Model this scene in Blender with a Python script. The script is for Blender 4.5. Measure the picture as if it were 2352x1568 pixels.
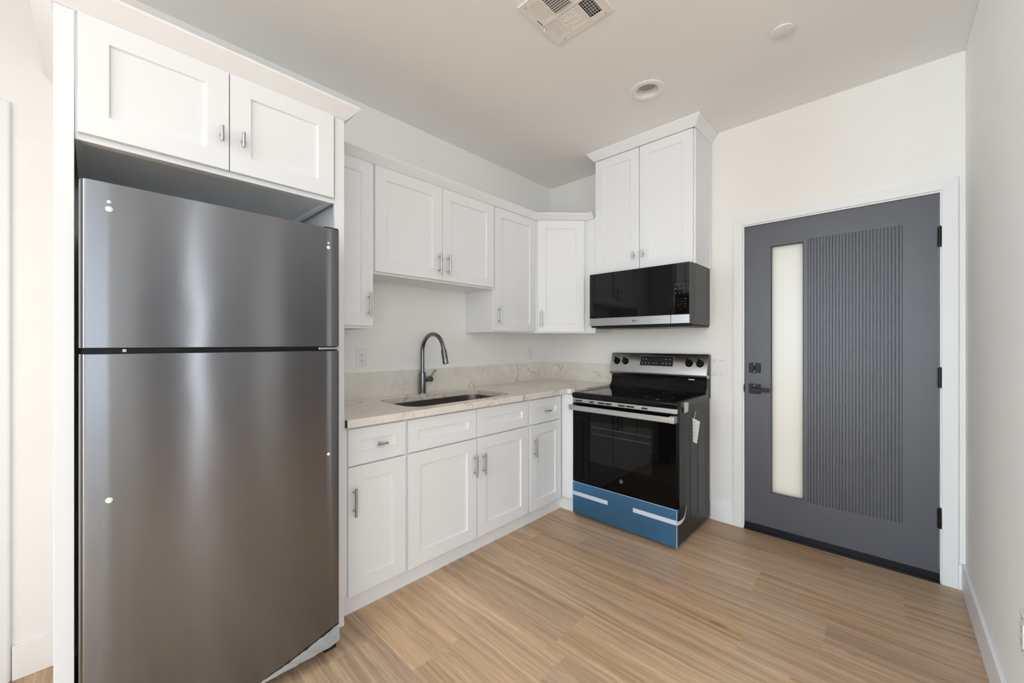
import bpy, bmesh, math, random
from mathutils import Vector, Matrix

for o in list(bpy.data.objects):
    bpy.data.objects.remove(o, do_unlink=True)
SC = bpy.context.scene
COL = SC.collection
random.seed(7)

# ------------------------------------------------------------------ camera
cam_d = bpy.data.cameras.new('camera')
cam = bpy.data.objects.new('camera', cam_d)
COL.objects.link(cam)
cam_d.sensor_width = 36.0
cam_d.lens = 911.0 / 2352.0 * 36.0
cam_d.shift_y = 3.0 / 2352.0
cam_d.clip_start = 0.02
cam.location = (2.3744, -3.0559, 1.26)
cam.rotation_euler = (math.pi / 2, 0, math.radians(43.3837))
SC.camera = cam

# ------------------------------------------------------------------ view, world, light
SC.view_settings.view_transform = 'Standard'
SC.view_settings.look = 'None'
SC.view_settings.gamma = 1.0
SC.view_settings.use_curve_mapping = False
SC.view_settings.exposure = 0.0
SC.cycles.use_denoising = True
SC.cycles.max_bounces = 12
SC.cycles.diffuse_bounces = 7
SC.cycles.glossy_bounces = 5
SC.cycles.transmission_bounces = 6
SC.cycles.sample_clamp_indirect = 6.0
SC.cycles.caustics_reflective = False
SC.cycles.caustics_refractive = False

world = bpy.data.worlds.new('overcast_sky')
SC.world = world
world.use_nodes = True
wb = world.node_tree.nodes['Background']
wb.inputs['Color'].default_value = (0.97, 0.98, 1.0, 1)
wb.inputs['Strength'].default_value = 1.12


def area(name, loc, size, direction, watts, col=(1, 1, 1)):
    l = bpy.data.lights.new(name, 'AREA')
    l.shape = 'RECTANGLE'
    l.size, l.size_y = size
    l.energy = watts
    l.color = col
    o = bpy.data.objects.new(name, l)
    COL.objects.link(o)
    o.location = loc
    o.rotation_euler = Vector(direction).to_track_quat('-Z', 'Y').to_euler()
    return o


# daylight at window openings of an unseen, made-up living room behind the camera
area('daylight_window_rear', (1.45, -9.35, 1.35), (2.3, 2.1), (0, 1, 0), 125, (0.73, 0.878, 1.0))
area('daylight_window_rear_right', (4.4, -9.35, 1.35), (2.3, 2.1), (0, 1, 0), 12, (0.73, 0.878, 1.0))
area('added_fill_left', (-0.15, -6.9, 1.35), (3.4, 2.1), (1, 0, 0), 790, (0.73, 0.878, 1.0))  # added fill from an invented left window, brightens the right wall
area('daylight_window_side', (6.35, -5.9, 1.3), (5.2, 2.1), (-1, 0, 0), 88, (0.73, 0.878, 1.0))
area('fridge_streak_light', (6.35, -2.06, 1.36), (0.08, 2.7), (-1, 0, 0), 7, (0.9, 0.95, 1.0))  # added strip light, makes the bright streak reflected in the fridge

# ------------------------------------------------------------------ materials
MATS = {}


def nmat(name):
    m = bpy.data.materials.new(name)
    m.use_nodes = True
    nt = m.node_tree
    return m, nt, nt.nodes['Principled BSDF']


def N(nt, typ, **kw):
    n = nt.nodes.new(typ)
    for k, v in kw.items():
        if k.startswith('i_'):
            n.inputs[k[2:].replace('_', ' ')].default_value = v
        else:
            setattr(n, k, v)
    return n


def rgba(c):
    return (c[0], c[1], c[2], 1)


def coords(nt, scale=(1, 1, 1), out='Object'):
    tc = N(nt, 'ShaderNodeTexCoord')
    mp = N(nt, 'ShaderNodeMapping')
    mp.inputs['Scale'].default_value = scale
    nt.links.new(tc.outputs[out], mp.inputs['Vector'])
    return mp.outputs['Vector']


def simple(name, col, rough=0.5, metal=0.0, spec=0.5, bump=None, coat=0.0, var=0.0, varscale=6):
    m, nt, b = nmat(name)
    b.inputs['Base Color'].default_value = rgba(col)
    b.inputs['Roughness'].default_value = rough
    b.inputs['Metallic'].default_value = metal
    b.inputs['Specular IOR Level'].default_value = spec
    b.inputs['Coat Weight'].default_value = coat
    if var:
        v = coords(nt)
        n = N(nt, 'ShaderNodeTexNoise', i_Scale=varscale, i_Detail=4.0)
        nt.links.new(v, n.inputs['Vector'])
        r = N(nt, 'ShaderNodeValToRGB')
        r.color_ramp.elements[0].position = 0.3
        r.color_ramp.elements[1].position = 0.7
        r.color_ramp.elements[0].color = rgba([c * (1 - var) for c in col])
        r.color_ramp.elements[1].color = rgba([min(1, c * (1 + var)) for c in col])
        nt.links.new(n.outputs['Fac'], r.inputs['Fac'])
        nt.links.new(r.outputs['Color'], b.inputs['Base Color'])
    if bump:
        sc, st, di = bump[:3]
        v = coords(nt, bump[3] if len(bump) > 3 else (1, 1, 1))
        n = N(nt, 'ShaderNodeTexNoise', i_Scale=sc, i_Detail=3.0)
        nt.links.new(v, n.inputs['Vector'])
        bp = N(nt, 'ShaderNodeBump', i_Strength=st, i_Distance=di)
        nt.links.new(n.outputs['Fac'], bp.inputs['Height'])
        nt.links.new(bp.outputs['Normal'], b.inputs['Normal'])
    MATS[name] = m
    return m


M_wall = simple('wall_paint', (0.855, 0.843, 0.82), 0.75, bump=(120, 0.25, 0.002), var=0.012, varscale=3)
M_ceil = simple('ceiling_paint', (0.845, 0.845, 0.835), 0.85, bump=(90, 0.15, 0.0015), var=0.01, varscale=3)
M_trim = simple('trim_white', (0.81, 0.817, 0.827), 0.42)
M_cab = simple('cabinet_white', (0.81, 0.823, 0.84), 0.38)
M_cabin = simple('cabinet_underside', (0.62, 0.62, 0.62), 0.6)
M_plate = simple('plate_white', (0.80, 0.80, 0.81), 0.35)
M_hole = simple('dark_hole', (0.01, 0.01, 0.01), 0.7)
M_steelpull = simple('satin_nickel', (0.50, 0.50, 0.50), 0.26, 1.0)
M_gun = simple('gunmetal', (0.20, 0.21, 0.22), 0.25, 1.0)
M_blackmetal = simple('black_hardware', (0.008, 0.008, 0.010), 0.38, spec=0.28)
M_blackplastic = simple('black_plastic', (0.006, 0.006, 0.006), 0.40, spec=0.2)
M_blackenamel = simple('black_enamel', (0.004, 0.004, 0.004), 0.10, spec=0.25)
M_blackglass = simple('black_glass', (0.003, 0.003, 0.003), 0.03, spec=0.40)
M_ovenglass = simple('oven_black_glass', (0.002, 0.002, 0.002), 0.04, spec=0.16)
M_side = simple('appliance_side_charcoal', (0.024, 0.024, 0.026), 0.42, bump=(260, 0.35, 0.001))
M_mwside = simple('microwave_side_grey', (0.052, 0.052, 0.055), 0.42)
M_ventw = simple('vent_white', (0.78, 0.76, 0.74), 0.5)
M_rubber = simple('rubber', (0.01, 0.01, 0.01), 0.7)
M_marks = simple('printed_grey', (0.35, 0.35, 0.36), 0.5)
M_marksdim = simple('printed_dim', (0.10, 0.10, 0.105), 0.5)
M_tape = simple('white_tape', (0.55, 0.60, 0.68), 0.45)
M_paper = simple('paper_tag', (0.66, 0.66, 0.64), 0.8, var=0.05, varscale=60)
M_ink = simple('ink', (0.05, 0.05, 0.06), 0.8)
M_plug = simple('white_plug', (0.82, 0.82, 0.82), 0.35)
M_endstrip = simple('counter_end_brown_shade', (0.035, 0.02, 0.02), 0.6)  # brown end mark, with the shading of the end face in its colour
M_sinksteel = simple('sink_steel', (0.30, 0.27, 0.24), 0.28, 1.0)
M_diffuser = simple('lamp_lens_off', (0.42, 0.40, 0.39), 0.5)
M_fridgeside = simple('fridge_side_grey', (0.30, 0.30, 0.31), 0.45)
M_ink2 = simple('steel_printing', (0.03, 0.03, 0.03), 0.5)


def brushed(name, col, rough, aniso, wav=0.0, tint=None, line=0.12, rot=0.0, scratch=0.0):
    m, nt, b = nmat(name)
    L = nt.links
    b.inputs['Metallic'].default_value = 1.0
    b.inputs['Anisotropic'].default_value = aniso
    b.inputs['Anisotropic Rotation'].default_value = rot
    tg = N(nt, 'ShaderNodeTangent', direction_type='UV_MAP')
    L.new(tg.outputs['Tangent'], b.inputs['Tangent'])
    v = coords(nt, (1, 1, 1), 'UV')
    mp = N(nt, 'ShaderNodeMapping')
    mp.inputs['Scale'].default_value = (22, 2400, 1)
    L.new(v, mp.inputs['Vector'])
    n = N(nt, 'ShaderNodeTexNoise', i_Scale=1.0, i_Detail=2.0)
    L.new(mp.outputs['Vector'], n.inputs['Vector'])
    mr = N(nt, 'ShaderNodeMapRange', i_From_Min=0.3, i_From_Max=0.7, i_To_Min=rough * (1 - line), i_To_Max=rough * (1 + line))
    L.new(n.outputs['Fac'], mr.inputs['Value'])
    L.new(mr.outputs['Result'], b.inputs['Roughness'])
    mx = N(nt, 'ShaderNodeMix', data_type='RGBA')
    mx.inputs['A'].default_value = rgba([c * 0.94 for c in col])
    mx.inputs['B'].default_value = rgba([min(1, c * 1.06) for c in col])
    L.new(n.outputs['Fac'], mx.inputs['Factor'])
    cout = mx.outputs['Result']
    if scratch:
        mp3 = N(nt, 'ShaderNodeMapping')
        mp3.inputs['Scale'].default_value = (7, 1.3, 1)
        mp3.inputs['Rotation'].default_value = (0, 0, 0.35)
        L.new(v, mp3.inputs['Vector'])
        n3 = N(nt, 'ShaderNodeTexNoise', i_Scale=9.0, i_Detail=5.0)
        L.new(mp3.outputs['Vector'], n3.inputs['Vector'])
        r3 = N(nt, 'ShaderNodeValToRGB')
        r3.color_ramp.elements[0].position = 0.70
        r3.color_ramp.elements[1].position = 0.74
        L.new(n3.outputs['Fac'], r3.inputs['Fac'])
        mm = N(nt, 'ShaderNodeMath', operation='MULTIPLY')
        mm.inputs[1].default_value = scratch
        L.new(r3.outputs['Color'], mm.inputs[0])
        m2 = N(nt, 'ShaderNodeMix', data_type='RGBA')
        m2.inputs['B'].default_value = (0.75, 0.75, 0.75, 1)
        L.new(mm.outputs[0], m2.inputs['Factor'])
        L.new(cout, m2.inputs['A'])
        cout = m2.outputs['Result']
    L.new(cout, b.inputs['Base Color'])
    if wav:
        mp2 = N(nt, 'ShaderNodeMapping')
        mp2.inputs['Scale'].default_value = (2.6, 1.7, 1)
        L.new(v, mp2.inputs['Vector'])
        n2 = N(nt, 'ShaderNodeTexNoise', i_Scale=1.0, i_Detail=1.5)
        L.new(mp2.outputs['Vector'], n2.inputs['Vector'])
        bp = N(nt, 'ShaderNodeBump', i_Strength=1.0, i_Distance=wav)
        L.new(n2.outputs['Fac'], bp.inputs['Height'])
        L.new(bp.outputs['Normal'], b.inputs['Normal'])
    MATS[name] = m
    return m


M_fridge = brushed('fridge_brushed_steel', (0.205, 0.211, 0.224), 0.21, 0.98, wav=0.0026, scratch=0.06, rot=0.25)
M_steel = brushed('brushed_steel', (0.50, 0.49, 0.49), 0.30, 0.6)
M_bluefilm = brushed('blue_film_steel', (0.10, 0.29, 0.58), 0.36, 0.4)
M_hinge = simple('hinge_black', (0.015, 0.015, 0.016), 0.25, 0.6)

# film (crumpled, translucent)
m, nt, b = nmat('clear_film')
b.inputs['Base Color'].default_value = (0.38, 0.39, 0.40, 1)
b.inputs['Roughness'].default_value = 0.22
b.inputs['Alpha'].default_value = 0.85
M_film = m

# frosted glass lit by the daylight outside
m, nt, b = nmat('frosted_glass')
for n_ in list(nt.nodes):
    if n_.type == 'BSDF_PRINCIPLED':
        nt.nodes.remove(n_)
out = [n_ for n_ in nt.nodes if n_.type == 'OUTPUT_MATERIAL'][0]
tr = N(nt, 'ShaderNodeBsdfTranslucent')
tr.inputs['Color'].default_value = (0.84, 0.82, 0.76, 1)
gl = N(nt, 'ShaderNodeBsdfGlossy')
gl.inputs['Roughness'].default_value = 0.25
gl.inputs['Color'].default_value = (0.9, 0.9, 0.9, 1)
mx = N(nt, 'ShaderNodeMixShader')
mx.inputs['Fac'].default_value = 0.05
nt.links.new(tr.outputs[0], mx.inputs[1])
nt.links.new(gl.outputs[0], mx.inputs[2])
nt.links.new(mx.outputs[0], out.inputs['Surface'])
M_frost = m

# door skin: blue grey fibreglass with an embossed wood grain
m, nt, b = nmat('door_blue_grey')
b.inputs['Base Color'].default_value = (0.084, 0.087, 0.103, 1)
b.inputs['Roughness'].default_value = 0.36
v = coords(nt, (1, 1, 1))
mp = N(nt, 'ShaderNodeMapping')
mp.inputs['Scale'].default_value = (300, 300, 14)
nt.links.new(v, mp.inputs['Vector'])
n0 = N(nt, 'ShaderNodeTexNoise', i_Scale=1.0, i_Detail=3.0, i_Distortion=0.6)
nt.links.new(mp.outputs['Vector'], n0.inputs['Vector'])
bp = N(nt, 'ShaderNodeBump', i_Strength=0.15, i_Distance=0.0003)
nt.links.new(n0.outputs['Fac'], bp.inputs['Height'])
nt.links.new(bp.outputs['Normal'], b.inputs['Normal'])
M_door = m

# quartz with warped brown veins
m, nt, b = nmat('veined_quartz')
L = nt.links
b.inputs['Roughness'].default_value = 0.16
v = coords(nt)
nw = N(nt, 'ShaderNodeTexNoise', i_Scale=2.2, i_Detail=5.0, i_Roughness=0.6)
L.new(v, nw.inputs['Vector'])
mixv = N(nt, 'ShaderNodeMix', data_type='VECTOR')
mixv.inputs['Factor'].default_value = 0.40
L.new(v, mixv.inputs['A'])
L.new(nw.outputs['Color'], mixv.inputs['B'])
mpv = N(nt, 'ShaderNodeMapping')
mpv.inputs['Scale'].default_value = (5.0, 2.6, 3.2)
mpv.inputs['Rotation'].default_value = (0.3, 0.2, 0.5)
L.new(mixv.outputs['Result'], mpv.inputs['Vector'])
vor = N(nt, 'ShaderNodeTexVoronoi', feature='DISTANCE_TO_EDGE')
vor.inputs['Scale'].default_value = 2.2
L.new(mpv.outputs['Vector'], vor.inputs['Vector'])
rv = N(nt, 'ShaderNodeValToRGB')
rv.color_ramp.elements[0].position = 0.0
rv.color_ramp.elements[0].color = (1, 1, 1, 1)
rv.color_ramp.elements[1].position = 0.026
rv.color_ramp.elements[1].color = (0, 0, 0, 1)
L.new(vor.outputs['Distance'], rv.inputs['Fac'])
nm = N(nt, 'ShaderNodeTexNoise', i_Scale=3.5, i_Detail=3.0)
L.new(v, nm.inputs['Vector'])
rm = N(nt, 'ShaderNodeValToRGB')
rm.color_ramp.elements[0].position = 0.46
rm.color_ramp.elements[1].position = 0.58
L.new(nm.outputs['Fac'], rm.inputs['Fac'])
mul = N(nt, 'ShaderNodeMath', operation='MULTIPLY')
L.new(rv.outputs['Color'], mul.inputs[0])
L.new(rm.outputs['Color'], mul.inputs[1])
mul2 = N(nt, 'ShaderNodeMath', operation='MULTIPLY')
mul2.inputs[1].default_value = 0.75
L.new(mul.outputs[0], mul2.inputs[0])
nc = N(nt, 'ShaderNodeTexNoise', i_Scale=5.0, i_Detail=6.0, i_Distortion=1.2)
L.new(v, nc.inputs['Vector'])
rc = N(nt, 'ShaderNodeValToRGB')
rc.color_ramp.elements[0].position = 0.35
rc.color_ramp.elements[0].color = (0.74, 0.69, 0.615, 1)
rc.color_ramp.elements[1].position = 0.65
rc.color_ramp.elements[1].color = (0.81, 0.775, 0.72, 1)
L.new(nc.outputs['Fac'], rc.inputs['Fac'])
mc = N(nt, 'ShaderNodeMix', data_type='RGBA')
mc.inputs['B'].default_value = (0.30, 0.22, 0.15, 1)
L.new(mul2.outputs[0], mc.inputs['Factor'])
L.new(rc.outputs['Color'], mc.inputs['A'])
L.new(mc.outputs['Result'], b.inputs['Base Color'])
M_quartz = m

# oak planks: per-plank values come from the mesh (attribute "plank"), grain is procedural
m, nt, b = nmat('oak_planks')
L = nt.links
b.inputs['Roughness'].default_value = 0.42
at = N(nt, 'ShaderNodeAttribute', attribute_name='plank')
uv = N(nt, 'ShaderNodeTexCoord')
sep = N(nt, 'ShaderNodeSeparateXYZ')
L.new(uv.outputs['UV'], sep.inputs[0])
sepc = N(nt, 'ShaderNodeSeparateColor')
L.new(at.outputs['Color'], sepc.inputs[0])


def math_(op, a, bb=None, clamp=False):
    n = nt.nodes.new('ShaderNodeMath')
    n.operation = op
    n.use_clamp = clamp
    for i, x in enumerate((a, bb)):
        if x is None:
            continue
        if isinstance(x, (int, float)):
            n.inputs[i].default_value = x
        else:
            L.new(x, n.inputs[i])
    return n.outputs[0]


off = math_('MULTIPLY', sepc.outputs[0], 37.0)
off2 = math_('MULTIPLY', sepc.outputs[1], 53.0)
U, V = sep.outputs[0], sep.outputs[1]


def vec(x, y, z=0.0):
    c = nt.nodes.new('ShaderNodeCombineXYZ')
    for i, q in enumerate((x, y, z)):
        if isinstance(q, (int, float)):
            c.inputs[i].default_value = q
        else:
            L.new(q, c.inputs[i])
    return c.outputs[0]


def noise(vv, scale, det=3.0, dist=0.0, rough=0.5):
    n = nt.nodes.new('ShaderNodeTexNoise')
    n.inputs['Scale'].default_value = scale
    n.inputs['Detail'].default_value = det
    n.inputs['Distortion'].default_value = dist
    n.inputs['Roughness'].default_value = rough
    L.new(vv, n.inputs['Vector'])
    return n.outputs['Fac']


def ramp(f, p0, p1, c0=(0, 0, 0), c1=(1, 1, 1)):
    r = nt.nodes.new('ShaderNodeValToRGB')
    r.color_ramp.elements[0].position = p0
    r.color_ramp.elements[0].color = rgba(c0)
    r.color_ramp.elements[1].position = p1
    r.color_ramp.elements[1].color = rgba(c1)
    L.new(f, r.inputs['Fac'])
    return r.outputs['Color']


def mixc(f, a, bb, blend='MIX'):
    n = nt.nodes.new('ShaderNodeMix')
    n.data_type = 'RGBA'
    n.blend_type = blend
    for k, x in (('Factor', f), ('A', a), ('B', bb)):
        if isinstance(x, (int, float)):
            n.inputs[k].default_value = x
        elif isinstance(x, tuple):
            n.inputs[k].default_value = rgba(x)
        else:
            L.new(x, n.inputs[k])
    return n.outputs['Result']


warp = noise(vec(math_('MULTIPLY', U, 1.6), math_('MULTIPLY', V, 5.0), off), 1.0, 2.0)
Vw = math_('ADD', V, math_('MULTIPLY', math_('SUBTRACT', warp, 0.5), 0.045))
# knots pull the grain round them
kn = nt.nodes.new('ShaderNodeTexVoronoi')
kn.feature = 'F1'
kn.inputs['Scale'].default_value = 1.0
kn.inputs['Randomness'].default_value = 0.9
L.new(vec(math_('ADD', math_('MULTIPLY', U, 2.0), off), math_('MULTIPLY', V, 4.6), off2), kn.inputs['Vector'])
kd = kn.outputs['Distance']
streak = noise(vec(math_('ADD', math_('MULTIPLY', U, 0.9), off2), math_('MULTIPLY', Vw, 34.0), off), 1.0, 6.0, 0.25, 0.65)
fine = noise(vec(math_('ADD', math_('MULTIPLY', U, 9.0), off), math_('MULTIPLY', Vw, 260.0), off2), 1.0, 3.0, 0.0, 0.6)
tone = noise(vec(math_('ADD', math_('MULTIPLY', U, 1.1), off), math_('MULTIPLY', V, 4.0), off2), 1.0, 2.0)
wv = nt.nodes.new('ShaderNodeTexWave')
wv.wave_type = 'BANDS'
wv.bands_direction = 'Y'
wv.inputs['Scale'].default_value = 9.0
wv.inputs['Distortion'].default_value = 3.5
wv.inputs['Detail'].default_value = 3.0
wv.inputs['Detail Scale'].default_value = 0.8
L.new(vec(math_('ADD', math_('MULTIPLY', U, 0.55), off), Vw, off2), wv.inputs['Vector'])
base = mixc(ramp(streak, 0.33, 0.67), (0.37, 0.225, 0.122), (0.70, 0.49, 0.305))
base = mixc(math_('MULTIPLY', ramp(wv.outputs['Fac'], 0.15, 0.85), 0.20), base, (0.36, 0.23, 0.145))
base = mixc(math_('MULTIPLY', ramp(tone, 0.4, 0.75), 0.35), base, (0.64, 0.47, 0.33))
base = mixc(math_('MULTIPLY', ramp(fine, 0.48, 0.66), 0.42), base, (0.26, 0.165, 0.105))
kmask = ramp(kd, 0.0, 0.11, (1, 1, 1), (0, 0, 0))
kgate = ramp(sepc.outputs[2], 0.2, 0.25)
base = mixc(math_('MULTIPLY', math_('MULTIPLY', kmask, 0.85), kgate), base, (0.12, 0.072, 0.042))
val = math_('ADD', 0.90, math_('MULTIPLY', sepc.outputs[0], 0.22))
hv = nt.nodes.new('ShaderNodeHueSaturation')
L.new(base, hv.inputs['Color'])
L.new(val, hv.inputs['Value'])
L.new(math_('ADD', 0.92, math_('MULTIPLY', sepc.outputs[1], 0.14)), hv.inputs['Saturation'])
# micro bevel between the planks, measured in the plank's own UV (second UV map)
uv2 = N(nt, 'ShaderNodeUVMap', uv_map='edge')
s2 = N(nt, 'ShaderNodeSeparateXYZ')
L.new(uv2.outputs[0], s2.inputs[0])
ed = math_('MINIMUM', s2.outputs[0], s2.outputs[1])
em = nt.nodes.new('ShaderNodeMapRange')
em.inputs['From Min'].default_value = 0.0
em.inputs['From Max'].default_value = 0.0022
L.new(ed, em.inputs['Value'])
gro = math_('SUBTRACT', 1.0, em.outputs[0])
colr = mixc(math_('MULTIPLY', gro, 0.5), hv.outputs['Color'], (0.20, 0.13, 0.08))
L.new(colr, b.inputs['Base Color'])
bp1 = N(nt, 'ShaderNodeBump', i_Strength=0.5, i_Distance=0.001)
L.new(em.outputs[0], bp1.inputs['Height'])
bp2 = N(nt, 'ShaderNodeBump', i_Strength=0.15, i_Distance=0.0006)
L.new(fine, bp2.inputs['Height'])
L.new(bp1.outputs['Normal'], bp2.inputs['Normal'])
L.new(bp2.outputs['Normal'], b.inputs['Normal'])
M_oak = m


# ------------------------------------------------------------------ mesh helpers
class MB:
    def __init__(s):
        s.v = []
        s.f = []
        s.m = []

    def add(s, vs, fs, mi=0):
        o = len(s.v)
        s.v += [Vector(p) for p in vs]
        for f in fs:
            s.f.append([o + i for i in f])
            s.m.append(mi)
        return s

    def box(s, x0, x1, y0, y1, z0, z1, mi=0):
        vs = [(x, y, z) for z in (z0, z1) for y in (y0, y1) for x in (x0, x1)]
        return s.add(vs, [(0, 2, 3, 1), (4, 5, 7, 6), (0, 1, 5, 4), (2, 6, 7, 3), (0, 4, 6, 2), (1, 3, 7, 5)], mi)

    def obox(s, O, u, v, w, a, b, c, mi=0):
        """box spanned from O by u*a, v*b, w*c (each a (lo,hi) pair)"""
        O, u, v, w = map(Vector, (O, u, v, w))
        vs = [O + u * i + v * j + w * k for k in c for j in b for i in a]
        return s.add(vs, [(0, 2, 3, 1), (4, 5, 7, 6), (0, 1, 5, 4), (2, 6, 7, 3), (0, 4, 6, 2), (1, 3, 7, 5)], mi)

    def prism(s, pts, h0, h1, axis='z', mi=0):
        def P(p, h):
            a, b = p
            return {'z': (a, b, h), 'y': (a, h, b), 'x': (h, a, b)}[axis]
        n = len(pts)
        vs = [P(p, h0) for p in pts] + [P(p, h1) for p in pts]
        fs = [tuple(range(n))[::-1], tuple(range(n, 2 * n))]
        fs += [(i, (i + 1) % n, n + (i + 1) % n, n + i) for i in range(n)]
        return s.add(vs, fs, mi)

    def tube(s, path, r, n=16, caps=True, mi=0):
        path = [Vector(p) for p in path]
        rs = r if isinstance(r, (list, tuple)) else [r] * len(path)
        vs, fs = [], []
        prev = None
        for i, p in enumerate(path):
            d = (path[min(i + 1, len(path) - 1)] - path[max(i - 1, 0)])
            if d.length < 1e-9:
                d = path[i + 1] - path[i - 1] if 0 < i < len(path) - 1 else Vector((0, 0, 1))
            d.normalize()
            if prev is None:
                a = d.orthogonal().normalized()
            else:
                a = (prev - d * prev.dot(d)).normalized()
            prev = a
            bb = d.cross(a)
            for k in range(n):
                t = 2 * math.pi * k / n
                vs.append(p + a * (math.cos(t) * rs[i]) + bb * (math.sin(t) * rs[i]))
        for i in range(len(path) - 1):
            for k in range(n):
                fs.append((i * n + k, i * n + (k + 1) % n, (i + 1) * n + (k + 1) % n, (i + 1) * n + k))
        if caps:
            fs.append(tuple(range(n))[::-1])
            fs.append(tuple(range((len(path) - 1) * n, len(path) * n)))
        return s.add(vs, fs, mi)

    def cyl(s, p0, p1, r, n=20, mi=0):
        return s.tube([p0, p1], r, n, True, mi)

    def lathe(s, prof, c, axis=(0, 0, 1), n=40, mi=0, ref=None, ring=False):
        """prof: (radius, height) pairs along the axis through c"""
        ax = Vector(axis).normalized()
        a = (Vector(ref) if ref else ax.orthogonal()).normalized()
        bb = ax.cross(a)
        c = Vector(c)
        vs, fs = [], []
        for (r, h) in prof:
            for k in range(n):
                t = 2 * math.pi * k / n
                vs.append(c + ax * h + a * (r * math.cos(t)) + bb * (r * math.sin(t)))
        m_ = len(prof)
        for i in range(m_ - 1):
            for k in range(n):
                fs.append((i * n + k, i * n + (k + 1) % n, (i + 1) * n + (k + 1) % n, (i + 1) * n + k))
        if ring:
            for k in range(n):
                fs.append(((m_ - 1) * n + k, (m_ - 1) * n + (k + 1) % n, (k + 1) % n, k))
            return s.add(vs, fs, mi)
        if prof[0][0] > 1e-6:
            fs.append(tuple(range(n))[::-1])
        if prof[-1][0] > 1e-6:
            fs.append(tuple(range((m_ - 1) * n, m_ * n)))
        return s.add(vs, fs, mi)

    def sweep(s, path, prof, closed_ends=True, mi=0):
        """path: XY points; prof: (outward, z) closed loop; outward is to the right of travel"""
        pts = [Vector((p[0], p[1])) for p in path]
        n = len(pts)
        k = len(prof)
        vs = []
        for i in range(n):
            def nrm(a, b):
                d = (b - a).normalized()
                return Vector((d.y, -d.x))
            if i == 0:
                mvec = nrm(pts[0], pts[1])
            elif i == n - 1:
                mvec = nrm(pts[-2], pts[-1])
            else:
                n1, n2 = nrm(pts[i - 1], pts[i]), nrm(pts[i], pts[i + 1])
                mvec = (n1 + n2) / (1 + n1.dot(n2))
            for (o_, z_) in prof:
                q = pts[i] + mvec * o_
                vs.append((q.x, q.y, z_))
        fs = []
        for i in range(n - 1):
            for j in range(k):
                fs.append((i * k + j, i * k + (j + 1) % k, (i + 1) * k + (j + 1) % k, (i + 1) * k + j))
        if closed_ends:
            fs.append(tuple(range(k))[::-1])
            fs.append(tuple(range((n - 1) * k, n * k)))
        return s.add(vs, fs, mi)

    def shaker(s, O, u, n, w, h, t=0.019, fr=0.06, rec=0.009, mi=0):
        """shaker front: O lower back corner, u along the width, n outward"""
        O, u, n = Vector(O), Vector(u), Vector(n)
        z = Vector((0, 0, 1))

        def P(a, b, c):
            return O + u * a + z * b + n * c
        sl = 0.0025
        r = [P(0, 0, 0), P(w, 0, 0), P(w, h, 0), P(0, h, 0),
             P(0, 0, t), P(w, 0, t), P(w, h, t), P(0, h, t),
             P(fr, fr, t), P(w - fr, fr, t), P(w - fr, h - fr, t), P(fr, h - fr, t),
             P(fr + sl, fr + sl, t - rec), P(w - fr - sl, fr + sl, t - rec), P(w - fr - sl, h - fr - sl, t - rec), P(fr + sl, h - fr - sl, t - rec)]
        f = [(3, 2, 1, 0), (0, 1, 5, 4), (1, 2, 6, 5), (2, 3, 7, 6), (3, 0, 4, 7),
             (4, 5, 9, 8), (5, 6, 10, 9), (6, 7, 11, 10), (7, 4, 8, 11),
             (8, 9, 13, 12), (9, 10, 14, 13), (10, 11, 15, 14), (11, 8, 12, 15), (12, 13, 14, 15)]
        return s.add(r, f, mi)

    def text(s, body, O, u, w, size, depth=0.0006, mi=0, align='LEFT', shear=0.0):
        cu = bpy.data.curves.new('t', 'FONT')
        cu.body = body
        cu.size = size
        cu.extrude = depth
        cu.align_x = align
        cu.shear = shear
        cu.resolution_u = 3
        ob = bpy.data.objects.new('t', cu)
        COL.objects.link(ob)
        bpy.context.view_layer.update()
        me = bpy.data.meshes.new_from_object(ob.evaluated_get(bpy.context.evaluated_depsgraph_get()))
        O, u, w = Vector(O), Vector(u).normalized(), Vector(w).normalized()
        nn = u.cross(w)
        s.add([O + u * q.co.x + w * q.co.y + nn * q.co.z for q in me.vertices], [tuple(p.vertices) for p in me.polygons], mi)
        bpy.data.objects.remove(ob, do_unlink=True)
        bpy.data.curves.remove(cu)
        bpy.data.meshes.remove(me)
        return s

    def build(s, name, mats, parent=None, bevel=0.0, seg=2, smooth=True, angle=38):
        if not isinstance(mats, (list, tuple)):
            mats = [mats]
        loc = Vector((0, 0, 0))
        if parent is not None:
            p = parent
            while p is not None:
                loc += p.location if p.parent is None else Vector((0, 0, 0))
                p = p.parent
        me = bpy.data.meshes.new(name)
        me.from_pydata([tuple(q - loc) for q in s.v], [], s.f)
        for mt in mats:
            me.materials.append(mt)
        me.polygons.foreach_set('material_index', s.m)
        bm = bmesh.new()
        bm.from_mesh(me)
        bmesh.ops.recalc_face_normals(bm, faces=bm.faces)
        ca = math.radians(angle)
        for e in bm.edges:
            e.smooth = len(e.link_faces) == 2 and e.calc_face_angle(0) < ca
        for f in bm.faces:
            f.smooth = smooth
        uvl = bm.loops.layers.uv.new('UVMap')
        for f in bm.faces:
            nn = f.normal
            ax = max(range(3), key=lambda i: abs(nn[i]))
            for lp in f.loops:
                c = lp.vert.co
                lp[uvl].uv = {0: (c.y, c.z), 1: (c.x, c.z), 2: (c.x, c.y)}[ax]
        bm.to_mesh(me)
        bm.free()
        me.validate()
        ob = bpy.data.objects.new(name, me)
        COL.objects.link(ob)
        if parent is not None:
            ob.parent = parent
        if bevel:
            md = ob.modifiers.new('bevel', 'BEVEL')
            md.width = bevel
            md.segments = seg
            md.limit_method = 'ANGLE'
            md.angle_limit = math.radians(40)
            md.harden_normals = False
        return ob


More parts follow.
